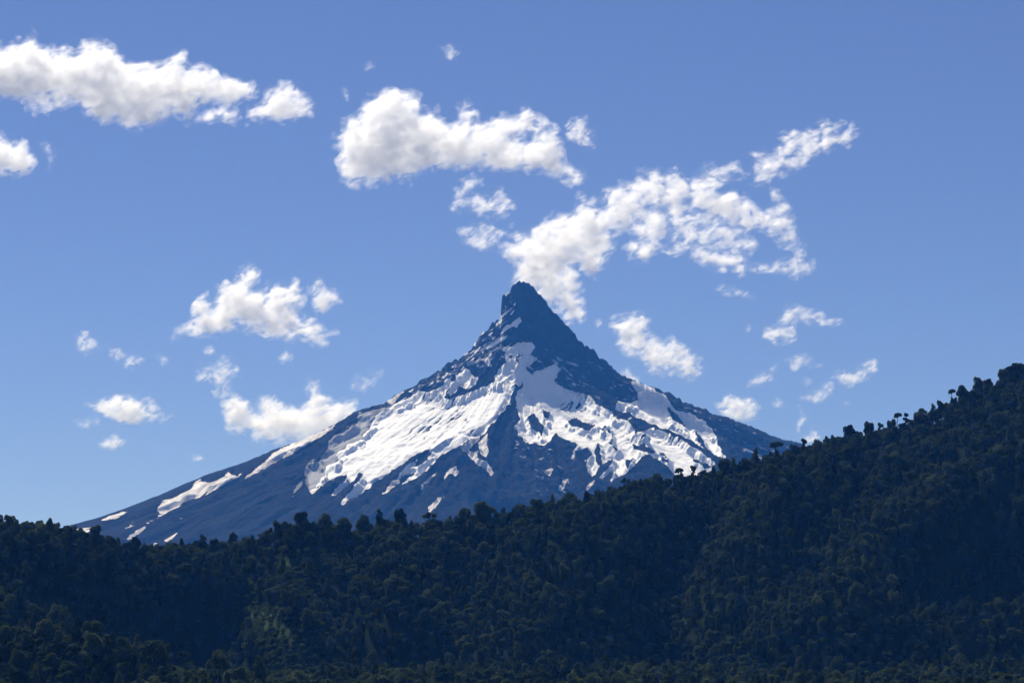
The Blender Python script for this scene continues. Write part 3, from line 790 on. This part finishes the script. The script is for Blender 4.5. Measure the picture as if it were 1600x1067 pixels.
pid = np.append(pid, ck); inm = np.append(inm, np.zeros(len(cu), bool)); scl = np.append(scl, np.where(np.isin(ck, KIND['broad']), 0.7, 0.78) + 0.36 * rs.random(len(cu)))
rot = rs.random(len(pts)) * 6.28
Hs = np.array([p['H'] for p in PROTO])[pid] * scl
Ws = np.array([p['W'] for p in PROTO])[pid] * scl
topu, topv = project(np.stack([pts[:, 0], ty, tz + Hs], 1))

# skyline trees told apart one by one: u, row of the top, kind, width in pixels, label
SKY = [(14, 804, 'dome', 17, 'rounded tree on the low crest at the very edge of the view'), (103, 820, 'dome', 15, 'small domed tree where the hill crest meets the foot of the volcano'),
    (148, 820, 'dome', 17, 'round-headed tree standing alone in front of the lowest snow patch'), (212, 838, 'dome', 15, 'rounded tree beside the bright snow streak above the saddle'),
    (435, 812, 'dome', 20, 'rounded tree on the shoulder climbing out of the saddle'), (470, 799, 'dome', 22, 'tall rounded tree crowning the hump under the glacier tongues'),
    (507, 802, 'dome', 24, 'domed tree on the hump, next to the tall rounded tree'), (535, 808, 'broad', 30, 'broad dark tree at the end of the hump before the notch'), (567, 804, 'dome', 24, 'ragged tree just past the notch in the crest'),
    (593, 795, 'column', 15, 'slim tree poking up past the notch in the crest'), (625, 794, 'dome', 19, 'narrow-headed tree standing above its neighbours below the zigzag snow gully'), (672, 800, 'ragged', 24, 'open-crowned tree at the foot of the zigzag snow gully'),
    (725, 792, 'dome', 20, 'round tree on the crest below the dark triangular rock face'), (756, 783, 'broad', 33, 'wide full tree on the crest below the dark central face'), (838, 779, 'dome', 20, 'small tree on the crest below the shaded rock'),
    (862, 771, 'column', 13, 'thin upright tree on the crest, before the wide tree'), (893, 768, 'broad', 34, 'wide tree on the crest under the broken rock slope'), (978, 746, 'ragged', 15, 'open thin tree in front of the small rock pyramid'),
    (1060, 731, 'umbrella', 16, 'flat-topped tree in front of the lower snowfield'), (1084, 727, 'ragged', 12, 'scraggy tree in front of the lowest snow of the snowfield'), (1132, 716, 'dome', 21, 'dense round tree where the snowfield ends behind the hill'),
    (1182, 700, 'column', 14, 'upright tree below the long rock ridge'), (1212, 690, 'umbrella', 26, 'spreading flat-crowned tree at the end of the long rock ridge'), (1258, 685, 'ragged', 14, 'small windswept tree where the volcano sinks behind the hill'),
    (1330, 664, 'dome', 17, 'small domed tree on the open skyline below the scattered clouds'), (1361, 658, 'dome', 17, 'dark round tree on the rising skyline before the sparse one'), (1378, 660, 'ragged', 14, 'sparse tree with sky showing through its crown'),
    (1397, 654, 'dome', 13, 'bushy tree just before the lone umbrella-shaped tree'), (1405, 645, 'umbrella', 15, 'lone umbrella-shaped tree with a bare bent trunk against the sky'), (1419, 645, 'ragged', 12, 'tufted tree next to the lone umbrella-shaped tree'),
    (1443, 637, 'broad', 23, 'low wide tree on the skyline past the umbrella-shaped tree'), (1463, 630, 'column', 11, 'pointed tree on the rising skyline'), (1475, 625, 'dome', 13, 'knobbly tree above the pointed one'),
    (1491, 608, 'umbrella', 14, 'leaning tree jutting out from the skyline towards the clouds'), (1511, 601, 'broad', 22, 'loose wide tree uphill of the leaning one'), (1535, 589, 'dome', 17, 'tall dark round tree high on the skyline'),
    (1550, 592, 'dome', 15, 'lesser round tree huddled uphill of the tall dark one'), (1574, 576, 'dome', 18, 'round tree just below the highest tree of the slope'), (1594, 566, 'broad', 34, 'highest big tree at the very edge of the slope')]
sky_rows = []
for (su, sv, sk, sw, lab) in SKY:
    y = float(np.interp(su, YC[:, 0], YC[:, 1])) - 3
    pi = KIND[sk][int(su) % len(KIND[sk])]
    s = sw * y / F / PROTO[pi]['W']
    x = (su - 800) / F * y
    zt = float(z_at(sv, y))
    ground = float(hill_z(np.array([float(su)]), np.array([y]))[0])
    if sk != 'umbrella': s = max(s, (zt - ground) / PROTO[pi]['H'] / 1.35)
    sz = max(s, (zt - ground) / PROTO[pi]['H'])
    if sk == 'umbrella': sz = max(s, min(sz, s * 1.8))
    sz = min(sz, s * 1.45)
    sky_rows.append((pi, (x, y, zt - PROTO[pi]['H'] * sz), s, sz, lab))
    near = (np.abs(tu - su) < sw * 0.6) & (np.abs(ty - y) < 40) & (topv < sv + 9)
    scl[near] *= 0.8

Hs = np.array([p['H'] for p in PROTO])[pid] * scl
Ws = np.array([p['W'] for p in PROTO])[pid] * scl
topu, topv = project(np.stack([pts[:, 0], ty, tz + Hs], 1))
# which trees show (nearest first, a tree shows if its top rises over all that stands in front)
order = np.argsort(ty)
hor = np.full(420, 1067.0)
shows = np.zeros(len(pts))
for t in order:
    a = int((topu[t] - Ws[t] * F / ty[t] * 0.35) // 4); b = int((topu[t] + Ws[t] * F / ty[t] * 0.35) // 4) + 1
    if b <= 0 or a >= 400: continue
    a, b = max(a, 0), min(b, 400)
    seg = hor[a:b]
    shows[t] = np.clip(seg - topv[t], 0, 60).mean() * Ws[t] * F / ty[t]
    hor[a:b] = np.minimum(seg, topv[t] + 3)
treeish = np.array([PROTO[k]['kind'] not in ('shrub', 'bush') for k in pid])
cand = np.where(treeish & (topu > 4) & (topu < 1596) & (topv < 1050))[0]
cand = cand[np.argsort(-shows[cand])]
chosen = set(int(c) for c in cand[:300 - len(SKY)])

def make_tree(pi, label, group):
    root = bpy.data.objects.new('evergreen_tree', None)
    scene.collection.objects.link(root)
    root.empty_display_size = 2
    link('crown', PROTO[pi]['crown'], None, root)
    link('trunk', PROTO[pi]['trunk'], None, root)
    return tag(root, label, 'tree', group)
KINDWORD = {'dome': 'round-crowned', 'broad': 'broad-crowned', 'column': 'tall narrow', 'ragged': 'open ragged', 'umbrella': 'flat-topped'}
LANDMARK = [(110, 'below the round edge crest'), (200, 'below the lowest snow patch'), (300, 'below the wooded saddle'), (400, 'below the climb from the saddle'), (520, 'below the hump of tall trees'),
    (640, 'below the notch in the crest'), (740, 'below the zigzag snow gully'), (840, 'below the dark triangular rock face'), (940, 'below the broken rock slope'), (1040, 'below the small rock pyramid'), (1140, 'below the lowest snowfield'),
    (1260, 'below the long rock ridge'), (1370, 'below the scattered clouds'), (1450, 'below the umbrella-shaped tree'), (1540, 'below the leaning skyline tree'), (1700, 'below the highest trees of the slope')]
ORD = ['largest', 'second largest', 'third largest', 'fourth largest', 'fifth largest', 'sixth largest', 'seventh largest', 'eighth largest', 'ninth largest', 'tenth largest']
def where(uu, vv, y):
    mark = next(t for lim, t in LANDMARK if uu < lim)
    if y < 1880: return 'on the low near spur, ' + mark
    top = float(np.interp(uu, CREST[:, 0], CREST[:, 1])); k = (vv - top) / (1067 - top)
    return ('high up' if k < 0.2 else 'upper slope' if k < 0.45 else 'lower slope' if k < 0.72 else 'at the foot') + ', ' + mark
for (pi, loc, s, sz, lab) in sky_rows:
    o = make_tree(pi, lab, 'trees standing along the skyline of the hills')
    o.location = loc; o.scale = (s, s, sz); o.rotation_euler = (0, 0, 0 if PROTO[pi]['kind'] == 'umbrella' else rs.random() * 6.28)
alike = {}
for t in chosen:
    alike.setdefault((KINDWORD[PROTO[pid[t]]['kind']], where(topu[t], topv[t], ty[t])), []).append(t)
for (kw, wh), ts in alike.items():
    ts.sort(key=lambda t: -Ws[t] * F / ty[t])
    for rank, t in enumerate(ts):
        lab = f"{kw} tree {wh}" if len(ts) == 1 else f"{ORD[min(rank, 9)]} {kw} tree {wh}"
        o = make_tree(int(pid[t]), lab, 'trees of the forested hillside')
        o.location = (pts[t, 0], ty[t], tz[t] - 0.4); o.scale = (scl[t],) * 3; o.rotation_euler = (0, 0, rot[t])

rest = np.array([t for t in range(len(pts)) if t not in chosen])
me = bpy.data.meshes.new('forest')
me.vertices.add(len(rest))
me.vertices.foreach_set('co', np.stack([pts[rest, 0], ty[rest], tz[rest] - 0.4], 1).astype(np.float32).ravel())
for nm, val in (('size', scl[rest]), ('turn', rot[rest])): add_attr(me, nm, val)
a = me.attributes.new('pick', 'INT', 'POINT'); a.data.foreach_set('value', pid[rest].astype(np.int32))
forest = tag(link('forest', me), 'dense dark evergreen forest covering the hills', kind='stuff')
ng = bpy.data.node_groups.new('forest_scatter', 'GeometryNodeTree')
ng.interface.new_socket('Geometry', in_out='INPUT', socket_type='NodeSocketGeometry')
ng.interface.new_socket('Geometry', in_out='OUTPUT', socket_type='NodeSocketGeometry')
gi, go = ng.nodes.new('NodeGroupInput'), ng.nodes.new('NodeGroupOutput')
g2i = ng.nodes.new('GeometryNodeGeometryToInstance')
for p in reversed(PROTO):
    # one joined crown and trunk per shape, kept out of the scene
    nv = len(p['crown'].vertices)
    c1 = np.empty(nv * 3, np.float32); p['crown'].vertices.foreach_get('co', c1)
    f1 = np.empty(len(p['crown'].loops), np.int32); p['crown'].loops.foreach_get('vertex_index', f1)
    c2 = np.empty(len(p['trunk'].vertices) * 3, np.float32); p['trunk'].vertices.foreach_get('co', c2)
    f2 = np.empty(len(p['trunk'].loops), np.int32); p['trunk'].loops.foreach_get('vertex_index', f2)
    jm = mesh_from('whole_tree', np.vstack([c1.reshape(-1, 3), c2.reshape(-1, 3)]), np.vstack([f1.reshape(-1, 4), f2.reshape(-1, 4) + nv]), False)
    jm.materials.append(p['crown'].materials[0]); jm.materials.append(BARK)
    mi = np.zeros(len(jm.polygons), np.int32); mi[len(f1) // 4:] = 1
    jm.polygons.foreach_set('material_index', mi)
    ob = bpy.data.objects.new('whole_tree', jm)
    oi = ng.nodes.new('GeometryNodeObjectInfo'); oi.inputs['Object'].default_value = ob; oi.transform_space = 'ORIGINAL'
    ng.links.new(oi.outputs['Geometry'], g2i.inputs[0])
def named(nm, dt):
    nd = ng.nodes.new('GeometryNodeInputNamedAttribute'); nd.data_type = dt; nd.inputs[0].default_value = nm
    return nd.outputs[0]
iop = ng.nodes.new('GeometryNodeInstanceOnPoints')
iop.inputs['Pick Instance'].default_value = True
cx = ng.nodes.new('ShaderNodeCombineXYZ'); ng.links.new(named('turn', 'FLOAT'), cx.inputs['Z'])
ng.links.new(gi.outputs[0], iop.inputs['Points']); ng.links.new(g2i.outputs[0], iop.inputs['Instance'])
ng.links.new(named('pick', 'INT'), iop.inputs['Instance Index']); ng.links.new(cx.outputs[0], iop.inputs['Rotation'])
ng.links.new(named('size', 'FLOAT'), iop.inputs['Scale']); ng.links.new(iop.outputs[0], go.inputs[0])
md = forest.modifiers.new('scatter', 'NODES'); md.node_group = ng

# ------------------------------------------------------------------ clouds
def spline_matrix(n, cell, rng_m):
    """cubic B-spline weights from a lattice to n samples spaced 1/cell lattice units apart"""
    t = np.arange(n) / cell
    i0 = np.floor(t).astype(int); f = t - i0
    M = np.zeros((n, i0.max() + 4), np.float32)
    w = np.stack([(1 - f) ** 3 / 6, (3 * f ** 3 - 6 * f ** 2 + 4) / 6, (-3 * f ** 3 + 3 * f ** 2 + 3 * f + 1) / 6, f ** 3 / 6], 1)
    for k in range(4): M[np.arange(n), i0 + k] = w[:, k]
    return M
def grid_noise(shape, cells, rng):
    Ms = [spline_matrix(n, c, None) for n, c in zip(shape, cells)]
    L = rng.normal(size=tuple(m.shape[1] for m in Ms)).astype(np.float32)
    return np.einsum('ai,bj,ck,ijk->abc', Ms[0], Ms[1], Ms[2], L, optimize=True) * 1.9

def surface_net(Fd, level):
    """closed quad mesh round the samples above level; vertices in sample units"""
    Fd = Fd - level
    ins = Fd > 0
    nx, ny, nz = Fd.shape
    corner = [(a, b, c) for a in (0, 1) for b in (0, 1) for c in (0, 1)]
    sl = lambda A, a, b, c: A[a:nx - 1 + a, b:ny - 1 + b, c:nz - 1 + c]
    cnt = sum(sl(ins, *k).astype(np.int8) for k in corner)
    act = (cnt > 0) & (cnt < 8)
    ci = np.argwhere(act)
    if not len(ci): return None
    vid = np.full(act.shape, -1, np.int32); vid[act] = np.arange(len(ci))
    acc = np.zeros((len(ci), 3), np.float32); num = np.zeros(len(ci), np.float32)
    for a in corner:
        for ax in range(3):
            if a[ax]: continue
            b = list(a); b[ax] = 1
            fa = Fd[ci[:, 0] + a[0], ci[:, 1] + a[1], ci[:, 2] + a[2]]; fb = Fd[ci[:, 0] + b[0], ci[:, 1] + b[1], ci[:, 2] + b[2]]
            m = (fa > 0) != (fb > 0)
            t = np.where(m, fa / np.where(m, fa - fb, 1), 0)
            p = np.array(a, np.float32)[None] + 0; p = np.repeat(p, len(ci), 0); p[:, ax] += t
            acc += p * m[:, None]; num += m
    co = ci + acc / num[:, None]
    quads = []
    for ax in range(3):
        s0 = [slice(1, -1)] * 3; s1 = [slice(1, -1)] * 3
        s0[ax] = slice(0, -1); s1[ax] = slice(1, None)
        A, B = ins[tuple(s0)], ins[tuple(s1)]
        e = np.argwhere(A != B)
        if not len(e): continue
        off = np.ones(3, int); off[ax] = 0
        g = e + off
        flip = A[tuple(e.T)]
        b_, c_ = [(1, 2), (2, 0), (0, 1)][ax]
        def cell(db, dc):
            h = g.copy(); h[:, b_] += db; h[:, c_] += dc
            return vid[h[:, 0], h[:, 1], h[:, 2]]
        q = np.stack([cell(-1, -1), cell(0, -1), cell(0, 0), cell(-1, 0)], 1)
        q[~flip] = q[~flip][:, ::-1]
        quads.append(q)
    q = np.vstack(quads)
    return co, q[(q >= 0).all(1)]

def cloud(label, polys, dist, thick, holes=(), rough=6.0, sigma=0.10, core=None, h=None, wisp=0.0, seed=0, patchy=(13, 0.43, 0.70)):
    """polys: outlines in pixels (each may be ('t', thickness, outline)); thick: half depth in pixels; sigma: droplets' density per pixel"""
    rng = np.random.default_rng(1000 + seed)
    if wisp: patchy = (patchy[0], patchy[1] + 0.025, patchy[2] + 0.02)      # torn clouds are thinner
    items = [(p[1], p[2]) if p[0] == 't' else (thick, p) for p in polys]
    allp = np.vstack([np.array(p, float) for _t, p in items])
    pad = rough * 2.6 + 7
    lo, hi = allp.min(0) - pad, allp.max(0) + pad
    if h is None: h = float(np.clip(math.sqrt((hi - lo).prod()) / 190, 0.9, 1.45))
    wmax = max(t for t, _p in items) + rough * 1.6 + 4
    nu, nv, nw = (int(math.ceil(a / h)) + 3 for a in (hi[0] - lo[0], hi[1] - lo[1], 2 * wmax))
    gu, gv = np.meshgrid(lo[0] + h * np.arange(nu), lo[1] + h * np.arange(nv), indexing='ij')
    half = np.full(gu.shape, -99.0)
    for t, p in items:
        s = sdf_poly(gu, gv, p)
        half = np.maximum(half, np.where(s > 0, t * (1 - np.exp(-1.25 * s / t)), s))
    for p in holes: half = np.minimum(half, -sdf_poly(gu, gv, p) * 1.0)
    w = (np.arange(nw) - (nw - 1) / 2) * h
    Fd = half[:, :, None] - np.abs(w)[None, None, :] * 0.9
    for wl, amp, mode in ((36, 0.9, 'b'), (18, 0.85, 'b'), (9, 0.7, 'b'), (5, 0.5, 'n'), (2.8, 0.36, 'n')):
        if wl < 1.9 * h: continue
        n_ = grid_noise((nu, nv, nw), (wl / h,) * 3, rng)
        Fd += rough * amp * ((np.abs(n_) - 0.55) * 1.1 if mode == 'b' else n_ * 0.55)
    if wisp:
        n_ = grid_noise((nu, nv, nw), (16 / h, 9 / h, 12 / h), rng) * 0.7 + grid_noise((nu, nv, nw), (7 / h, 4.5 / h, 6 / h), rng) * 0.5
        Fd += wisp * (0.3 - np.abs(n_)) * 1.3
    Fd[[0, -1]] = Fd[:, [0, -1]] = Fd[:, :, [0, -1]] = -30
    dfun = dist if callable(dist) else (lambda v_: np.full(np.shape(v_), float(dist)))
    mid = (lo + hi) / 2
    px = float(dfun(mid[1])) / F
    org = point_at(mid[0], mid[1], float(dfun(mid[1])))
    def build(level):
        got = surface_net(Fd, level)
        if got is None: return None
        c, q = got
        uu = lo[0] + h * c[:, 0]; vv = lo[1] + h * c[:, 1]; ww = (c[:, 2] - (nw - 1) / 2) * h
        D = dfun(vv) + ww * px
        cs, sn = math.cos(PITCH), math.sin(PITCH)
        a_, b_ = (uu - 800) / F, (533.5 - vv) / F
        k = D / (cs - b_ * sn)
        return np.stack([a_ * k, D, CAM_Z + (sn + b_ * cs) * k], 1) - org, q
    lv0 = -0.8 * rough - 1.5
    loc, q = build(lv0)
    floor = HAZE_TOP + 3 - org[2]              # every cloud stays clear above the haze layer
    if loc[:, 2].min() < floor: print('cloud low:', label, round(float(loc[:, 2].min() - floor)))
    loc[:, 2] = np.maximum(loc[:, 2], floor)
    span = float(np.mean(loc.max(0) - loc.min(0)))
    o = link('cloud', mesh_from('cloud', loc, q), mat_cloud('cloud_veil', sigma * 0.34 / px, 0.008, px, span, patchy=patchy))
    o.location = org
    tag(o, label, 'cloud', 'white clouds in the blue sky')
    for nm, lv, sg, pt in [('body', -0.8, sigma * 0.72, patchy)] + [('core', lv, sg, None) for lv, sg in core or ()]:
        b_ = build(lv)
        if b_ is not None and len(b_[1]) > 30:
            b_[0][:, 2] = np.maximum(b_[0][:, 2], floor + 1)
            link(nm, mesh_from(nm, *b_), mat_cloud('cloud_' + nm, sg / px, 0.008, px, span, patchy=pt), o)
    return o

PLUME_Y = 14270.0
LOW = lambda v: (HAZE_TOP + 60) / np.tan(el_of(v))          # how far a cloud with that lowest row must be to hang above the haze
CU = dict(core=[(7, 0.042)])
cloud('long lumpy cloud bank at the edge of the upper sky, the biggest one', [[(-60,75),(0,73),(19,65),(56,56),(62,66),(78,71),(84,84),(112,77),(134,74),(175,68),(187,81),(206,96),(225,104),(250,104),(272,91),(294,98),(312,112),(337,115),(353,127),(387,129),(397,143),
    (387,152),(359,162),(331,156),(312,165),(300,187),(269,178),(250,193),(231,196),(200,199),(187,184),(156,184),(131,177),(122,168),(94,162),(62,165),(31,156),(0,149),(-60,150)], ('t', 7, [(300,187),(320,178),(345,172),(370,176),(380,184),(340,184),(310,189)])], 12800, 34, rough=8, seed=1, **CU)
cloud('compact puff at the pointed end of the long cloud bank', [[(416,140),(437,135),(462,131),(472,143),(491,168),(487,181),(447,190),(406,193),(381,187),(384,174),(406,162)]], 12800, 20, rough=6, seed=2, **CU)
cloud('cut-off cloud at the edge of the view under the long bank', [[(-50,200),(0,212),(20,230),(40,235),(55,250),(45,265),(20,270),(0,273),(-50,275)]], 13200, 20, rough=7, seed=3, **CU)
cloud('thin shred beside the cut-off cloud', [[(65,228),(75,226),(84,240),(86,255),(78,262),(73,245)]], 13200, 6, rough=4, sigma=0.066, wisp=5, seed=4)
cloud('big round-headed cloud with a long ragged tail', [[(525,219),(535,200),(557,187),(573,165),(592,148),(618,141),(646,141),(659,156),(664,175),(678,176),(694,181),(704,191),(717,187),(732,167),(742,178),(745,194),(771,186),(806,187),(819,175),(844,194),(854,206),(869,206),
    (879,232),(879,251),(905,274),(895,280),(857,270),(806,267),(774,264),(729,264),(691,267),(653,270),(634,283),(608,283),(576,292),(554,283),(535,276),(525,251)]], 13600, 40, holes=[[(790,210),(812,206),(838,213),(831,222),(806,222),(793,232)]], rough=8, seed=5, **CU)
cloud('small puff off the end of the ragged tail', [[(885,197),(901,184),(914,187),(917,203),(925,224),(908,216),(889,216)]], 13600, 9, rough=5, sigma=0.132, wisp=4, seed=6)
cloud('tiny upright shred above the round-headed cloud', [[(533,140),(541,139),(546,150),(543,157),(537,150)]], 13000, 4, rough=3, sigma=0.066, wisp=3, seed=7)
cloud('highest tiny fluff near the top of the sky', [[(691,76),(700,71),(712,74),(714,83),(704,90),(697,83)]], 12800, 5, rough=3.5, sigma=0.077, wisp=3, seed=8)
cloud('faint speck of cloud near the highest tiny fluff', [[(570,102),(578,97),(582,104),(572,110)]], 12800, 3, rough=2.5, sigma=0.044, wisp=2, seed=9)
cloud('curling torn cloud below the ragged tail', [[(710,296),(723,280),(739,273),(755,280),(755,289),(739,296),(736,312),(742,302),(764,302),(783,297),(803,328),(780,337),(755,331),(736,318),(723,328),(707,328),(713,308)]], 14000, 9, rough=6, sigma=0.121, wisp=6, seed=10)
cloud('frayed veil between the curling cloud and the summit plume', [[(720,360),(742,353),(771,356),(787,366),(780,382),(742,385),(729,375)]], 14200, 7, rough=6, sigma=0.088, wisp=7, seed=11)
BAN = [('t', 26, [(796,446),(805,412),(784,390),(802,376),(804,361),(827,361),(852,343),(900,332),(907,309),(929,310),(936,321),(950,292),(968,285),(983,289),(997,274),(1026,265),(1034,271),(1055,260),(1070,274),(1085,285),(1080,310),(1060,340),
        (1045,350),(1035,330),(1010,318),(1000,340),(983,356),(954,376),(936,394),(938,425),(929,440),(921,426),(903,416),(880,425),(860,436),(834,438),(815,438)]),
       ('t', 17, [(1065,275),(1099,270),(1117,256),(1153,252),(1159,270),(1132,285),(1113,300),(1142,303),(1171,310),(1193,332),(1211,303),(1222,307),(1240,350),(1237,372),(1262,397),(1266,416),(1247,432),(1208,427),(1179,416),(1215,412),(1238,398),(1208,374),(1180,362),(1160,359),(1128,342),(1099,330),(1080,320)]),
       ('t', 14, [(983,383),(1005,372),(1055,372),(1092,379),(1128,397),(1150,390),(1164,392),(1161,423),(1121,416),(1077,401),(1034,397),(1012,405),(987,394)]),
       ('t', 9, [(985,350),(1035,325),(1090,328),(1150,348),(1190,375),(1172,400),(1120,397),(1060,378),(1000,384)]), ('t', 12, [(1222,345),(1243,355),(1262,395),(1246,408),(1228,385)]), ('t', 10, [(1165,418),(1215,408),(1240,415),(1215,430),(1180,424)])]
cloud('long torn plume of cloud blowing off the summit', BAN, PLUME_Y, 22, rough=7.5, sigma=.108, wisp=4, core=[(6, 0.04)], seed=12)
cloud('hanging rag of cloud behind the steep side of the horn, under the summit plume', [[(806,440),(812,415),(850,398),(885,405),(903,432),(907,466),(916,492),(907,504),(885,500),(863,482),(840,462)]], LOW(512), 18, rough=7, sigma=.12, wisp=3, core=[(5, 0.04)], seed=44)
cloud('slanting streak of cloud above the end of the summit plume', [[(1175,292),(1186,267),(1182,245),(1211,231),(1226,216),(1251,203),(1277,202),(1287,194),(1306,194),(1313,212),(1331,194),(1342,202),(1324,227),(1295,231),(1266,249),(1244,267),(1215,274),(1193,285)]], 13500, 13, rough=7, sigma=0.121, wisp=6, seed=13)
cloud('ragged heaped cloud with a pointed top, beside the small bird-shaped puff', [[(269,514),(294,500),(300,472),(325,472),(331,481),(344,466),(347,450),(369,431),(394,419),(401,425),(397,450),(412,456),(419,445),(441,444),(466,441),(470,450),(469,484),(475,497),(500,501),(522,522),(512,537),(481,537),
    (441,531),(409,525),(387,516),(359,516),(328,525),(294,525),(272,523)]], LOW(542), 24, rough=7, sigma=0.154, wisp=3, seed=14, **CU)
cloud('small bird-shaped puff next to the pointed heaped cloud', [[(483,447),(497,442),(512,451),(525,456),(533,472),(516,472),(506,484),(494,481),(491,462)]], LOW(490), 11, rough=5, seed=15, core=[(6, .04)])
cloud('thin trailing wisp low over the open sky, longest of the wisps there', [[(119,522),(137,525),(150,540),(169,544),(187,540),(200,559),(222,561),(206,570),(184,562),(159,550),(134,550),(122,544)]], LOW(578), 6, rough=5, sigma=0.099, wisp=5, seed=16)
cloud('short faint wisp following the long trailing one', [[(244,551),(259,559),(264,566),(253,566)]], LOW(572), 4, rough=3.5, sigma=0.066, wisp=3, seed=17)
cloud('little oval puff under the heaped cloud, above the broken one', [[(319,539),(331,541),(339,553),(319,553)]], LOW(560), 6, rough=3.5, sigma=0.110, seed=18)
cloud('small three-cornered puff under the heaped cloud', [[(431,562),(447,544),(455,553),(456,567),(444,564)]], LOW(574), 6, rough=4, sigma=0.110, wisp=2, seed=19)
cloud('broken upright cloud joining the crescent cloud from above', [[(306,597),(309,578),(325,575),(341,566),(362,569),(370,587),(359,600),(359,619),(350,628),(331,616),(325,597)]], LOW(640), 10, rough=6, sigma=0.110, wisp=6, seed=20)
cloud('crescent-shaped white cloud resting on the slope of the volcano', [[(353,637),(369,625),(384,631),(394,647),(406,647),(409,628),(425,623),(434,631),(469,631),(480,625),(472,609),(481,597),(497,600),(512,616),(522,623),(553,628),(562,637),(560,660),(520,690),(484,690),(444,695),(412,692),(391,684),(391,672),(362,672),(355,656)]], LOW(702), 24, rough=6, seed=21, **CU)
cloud('flat wedge of cloud over the lower slope, above a lone round puff', [[(137,631),(175,628),(181,616),(209,619),(228,628),(244,641),(272,648),(247,659),(203,664),(184,662),(178,650),(153,644)]], LOW(672), 13, rough=5.5, sigma=0.143, wisp=2, seed=22, core=[(6, .04)])
cloud('faint veil at the blunt end of the flat wedge', [[(116,659),(135,655),(155,650),(155,662),(130,668)]], LOW(676), 4, rough=4, sigma=0.066, wisp=4, seed=23)
cloud('lone round puff below the flat wedge', [[(156,691),(169,681),(181,677),(200,687),(187,700),(162,700)]], LOW(708), 9, rough=4, sigma=0.132, seed=24)
cloud('tiny puff lowest over the flank of the volcano', [[(300,709),(316,712),(319,719),(300,719)]], LOW(726), 4, rough=2.6, sigma=0.110, seed=25)
cloud('faint smear of cloud above the end of the crescent', [[(550,600),(559,587),(591,587),(591,597),(569,606),(553,606)]], LOW(614), 5, rough=5, sigma=0.077, wisp=5, seed=26)
cloud('hooked bright cloud just off the steep bare ridge', [[(953,507),(980,501),(986,493),(1004,492),(1016,501),(1007,513),(1013,528),(1052,526),(1064,540),(1082,546),(1092,552),(1088,582),(1076,597),(1064,585),(1040,588),(1016,585),(998,567),(971,555),(962,537),(965,519)]], LOW(604), 20, rough=6.5, sigma=0.132, wisp=3, seed=27, core=[(6, .04)])
cloud('white scrap peeping over the ridge under the hooked cloud', [[(968,578),(980,580),(997,593),(992,602),(966,598)]], LOW(606), 7, rough=3, sigma=0.154, seed=28)
cloud('round soft puff sitting close above the long ridge', [[(1121,630),(1142,615),(1169,624),(1187,639),(1178,660),(1148,660),(1127,645)]], LOW(668), 15, rough=5, sigma=0.154, seed=29, core=[(6, .04)])
cloud('thin arched wisp under the end of the summit plume', [[(1121,453),(1142,441),(1148,453),(1169,453),(1178,465),(1163,470),(1148,459),(1128,458)]], LOW(478), 7.2, rough=3.40, sigma=0.099, wisp=4, seed=30)
cloud('open arch of thin cloud, highest of the scattered group', [[(1191,516),(1214,504),(1229,480),(1247,474),(1280,486),(1292,501),(1313,496),(1319,507),(1295,513),(1274,510),(1250,507),(1241,516),(1244,531),(1232,540),(1211,537),(1193,525)]], LOW(548), 13.5, rough=5.10, sigma=0.110, wisp=6, seed=31)
cloud('slanted small cloud at the near end of the scattered group', [[(1169,603),(1178,588),(1199,582),(1211,573),(1208,597),(1184,603)]], LOW(612), 11.0, rough=4.25, sigma=0.099, wisp=4, seed=32)
cloud('two-humped cloud at the far end of the scattered group', [[(1296,591),(1310,579),(1334,582),(1346,564),(1367,564),(1376,579),(1355,597),(1334,600),(1316,594)]], LOW(608), 14.8, rough=4.67, sigma=0.121, wisp=3, seed=33)
cloud('small round scrap in the middle of the scattered group', [[(1253,591),(1268,591),(1271,600),(1259,606)]], LOW(612), 7.2, rough=3.40, sigma=0.088, wisp=3, seed=34)
cloud('slanting thin scrap under the middle of the scattered group', [[(1250,621),(1280,612),(1298,604),(1292,615),(1274,627)]], LOW(632), 7.2, rough=3.82, sigma=0.088, wisp=4, seed=35)
cloud('upright wisp hanging over the wooded skyline', [[(1250,636),(1260,642),(1253,660),(1247,672),(1248,651)]], LOW(678), 7.2, rough=3.40, sigma=0.099, wisp=3, seed=36)
cloud('low puff touching the treetops of the wooded skyline', [[(1257,682),(1277,674),(1282,684),(1262,692)]], LOW(698), 9.8, rough=3.40, sigma=0.132, seed=37)
cloud('little triangle of cloud below the slanted small one', [[(1206,630),(1214,619),(1226,634)]], LOW(640), 6.0, rough=2.98, sigma=0.077, wisp=3, seed=38)
cloud('small scrap just under the open arch', [[(1229,561),(1253,555),(1259,561),(1238,576)]], LOW(582), 7.2, rough=3.40, sigma=0.077, wisp=3, seed=39)
cloud('pointed scrap between the arch and the two-humped cloud', [[(1265,573),(1286,564),(1283,576)]], LOW(582), 6.0, rough=3.40, sigma=0.077, wisp=3, seed=40)
cloud('tiny dab of cloud under the two-humped one', [[(1316,627),(1325,624),(1327,631),(1318,633)]], LOW(638), 4.8, rough=2.21, sigma=0.066, seed=41)
cloud('tiny dab of cloud before the open arch', [[(1163,515),(1169,507),(1175,512),(1169,519)]], LOW(524), 4.8, rough=2.21, sigma=0.066, seed=42)
cloud('tiny dab of cloud beside the steep horn', [[(929,503),(937,497),(942,505),(934,511)]], LOW(516), 4.8, rough=2.21, sigma=0.066, seed=43)
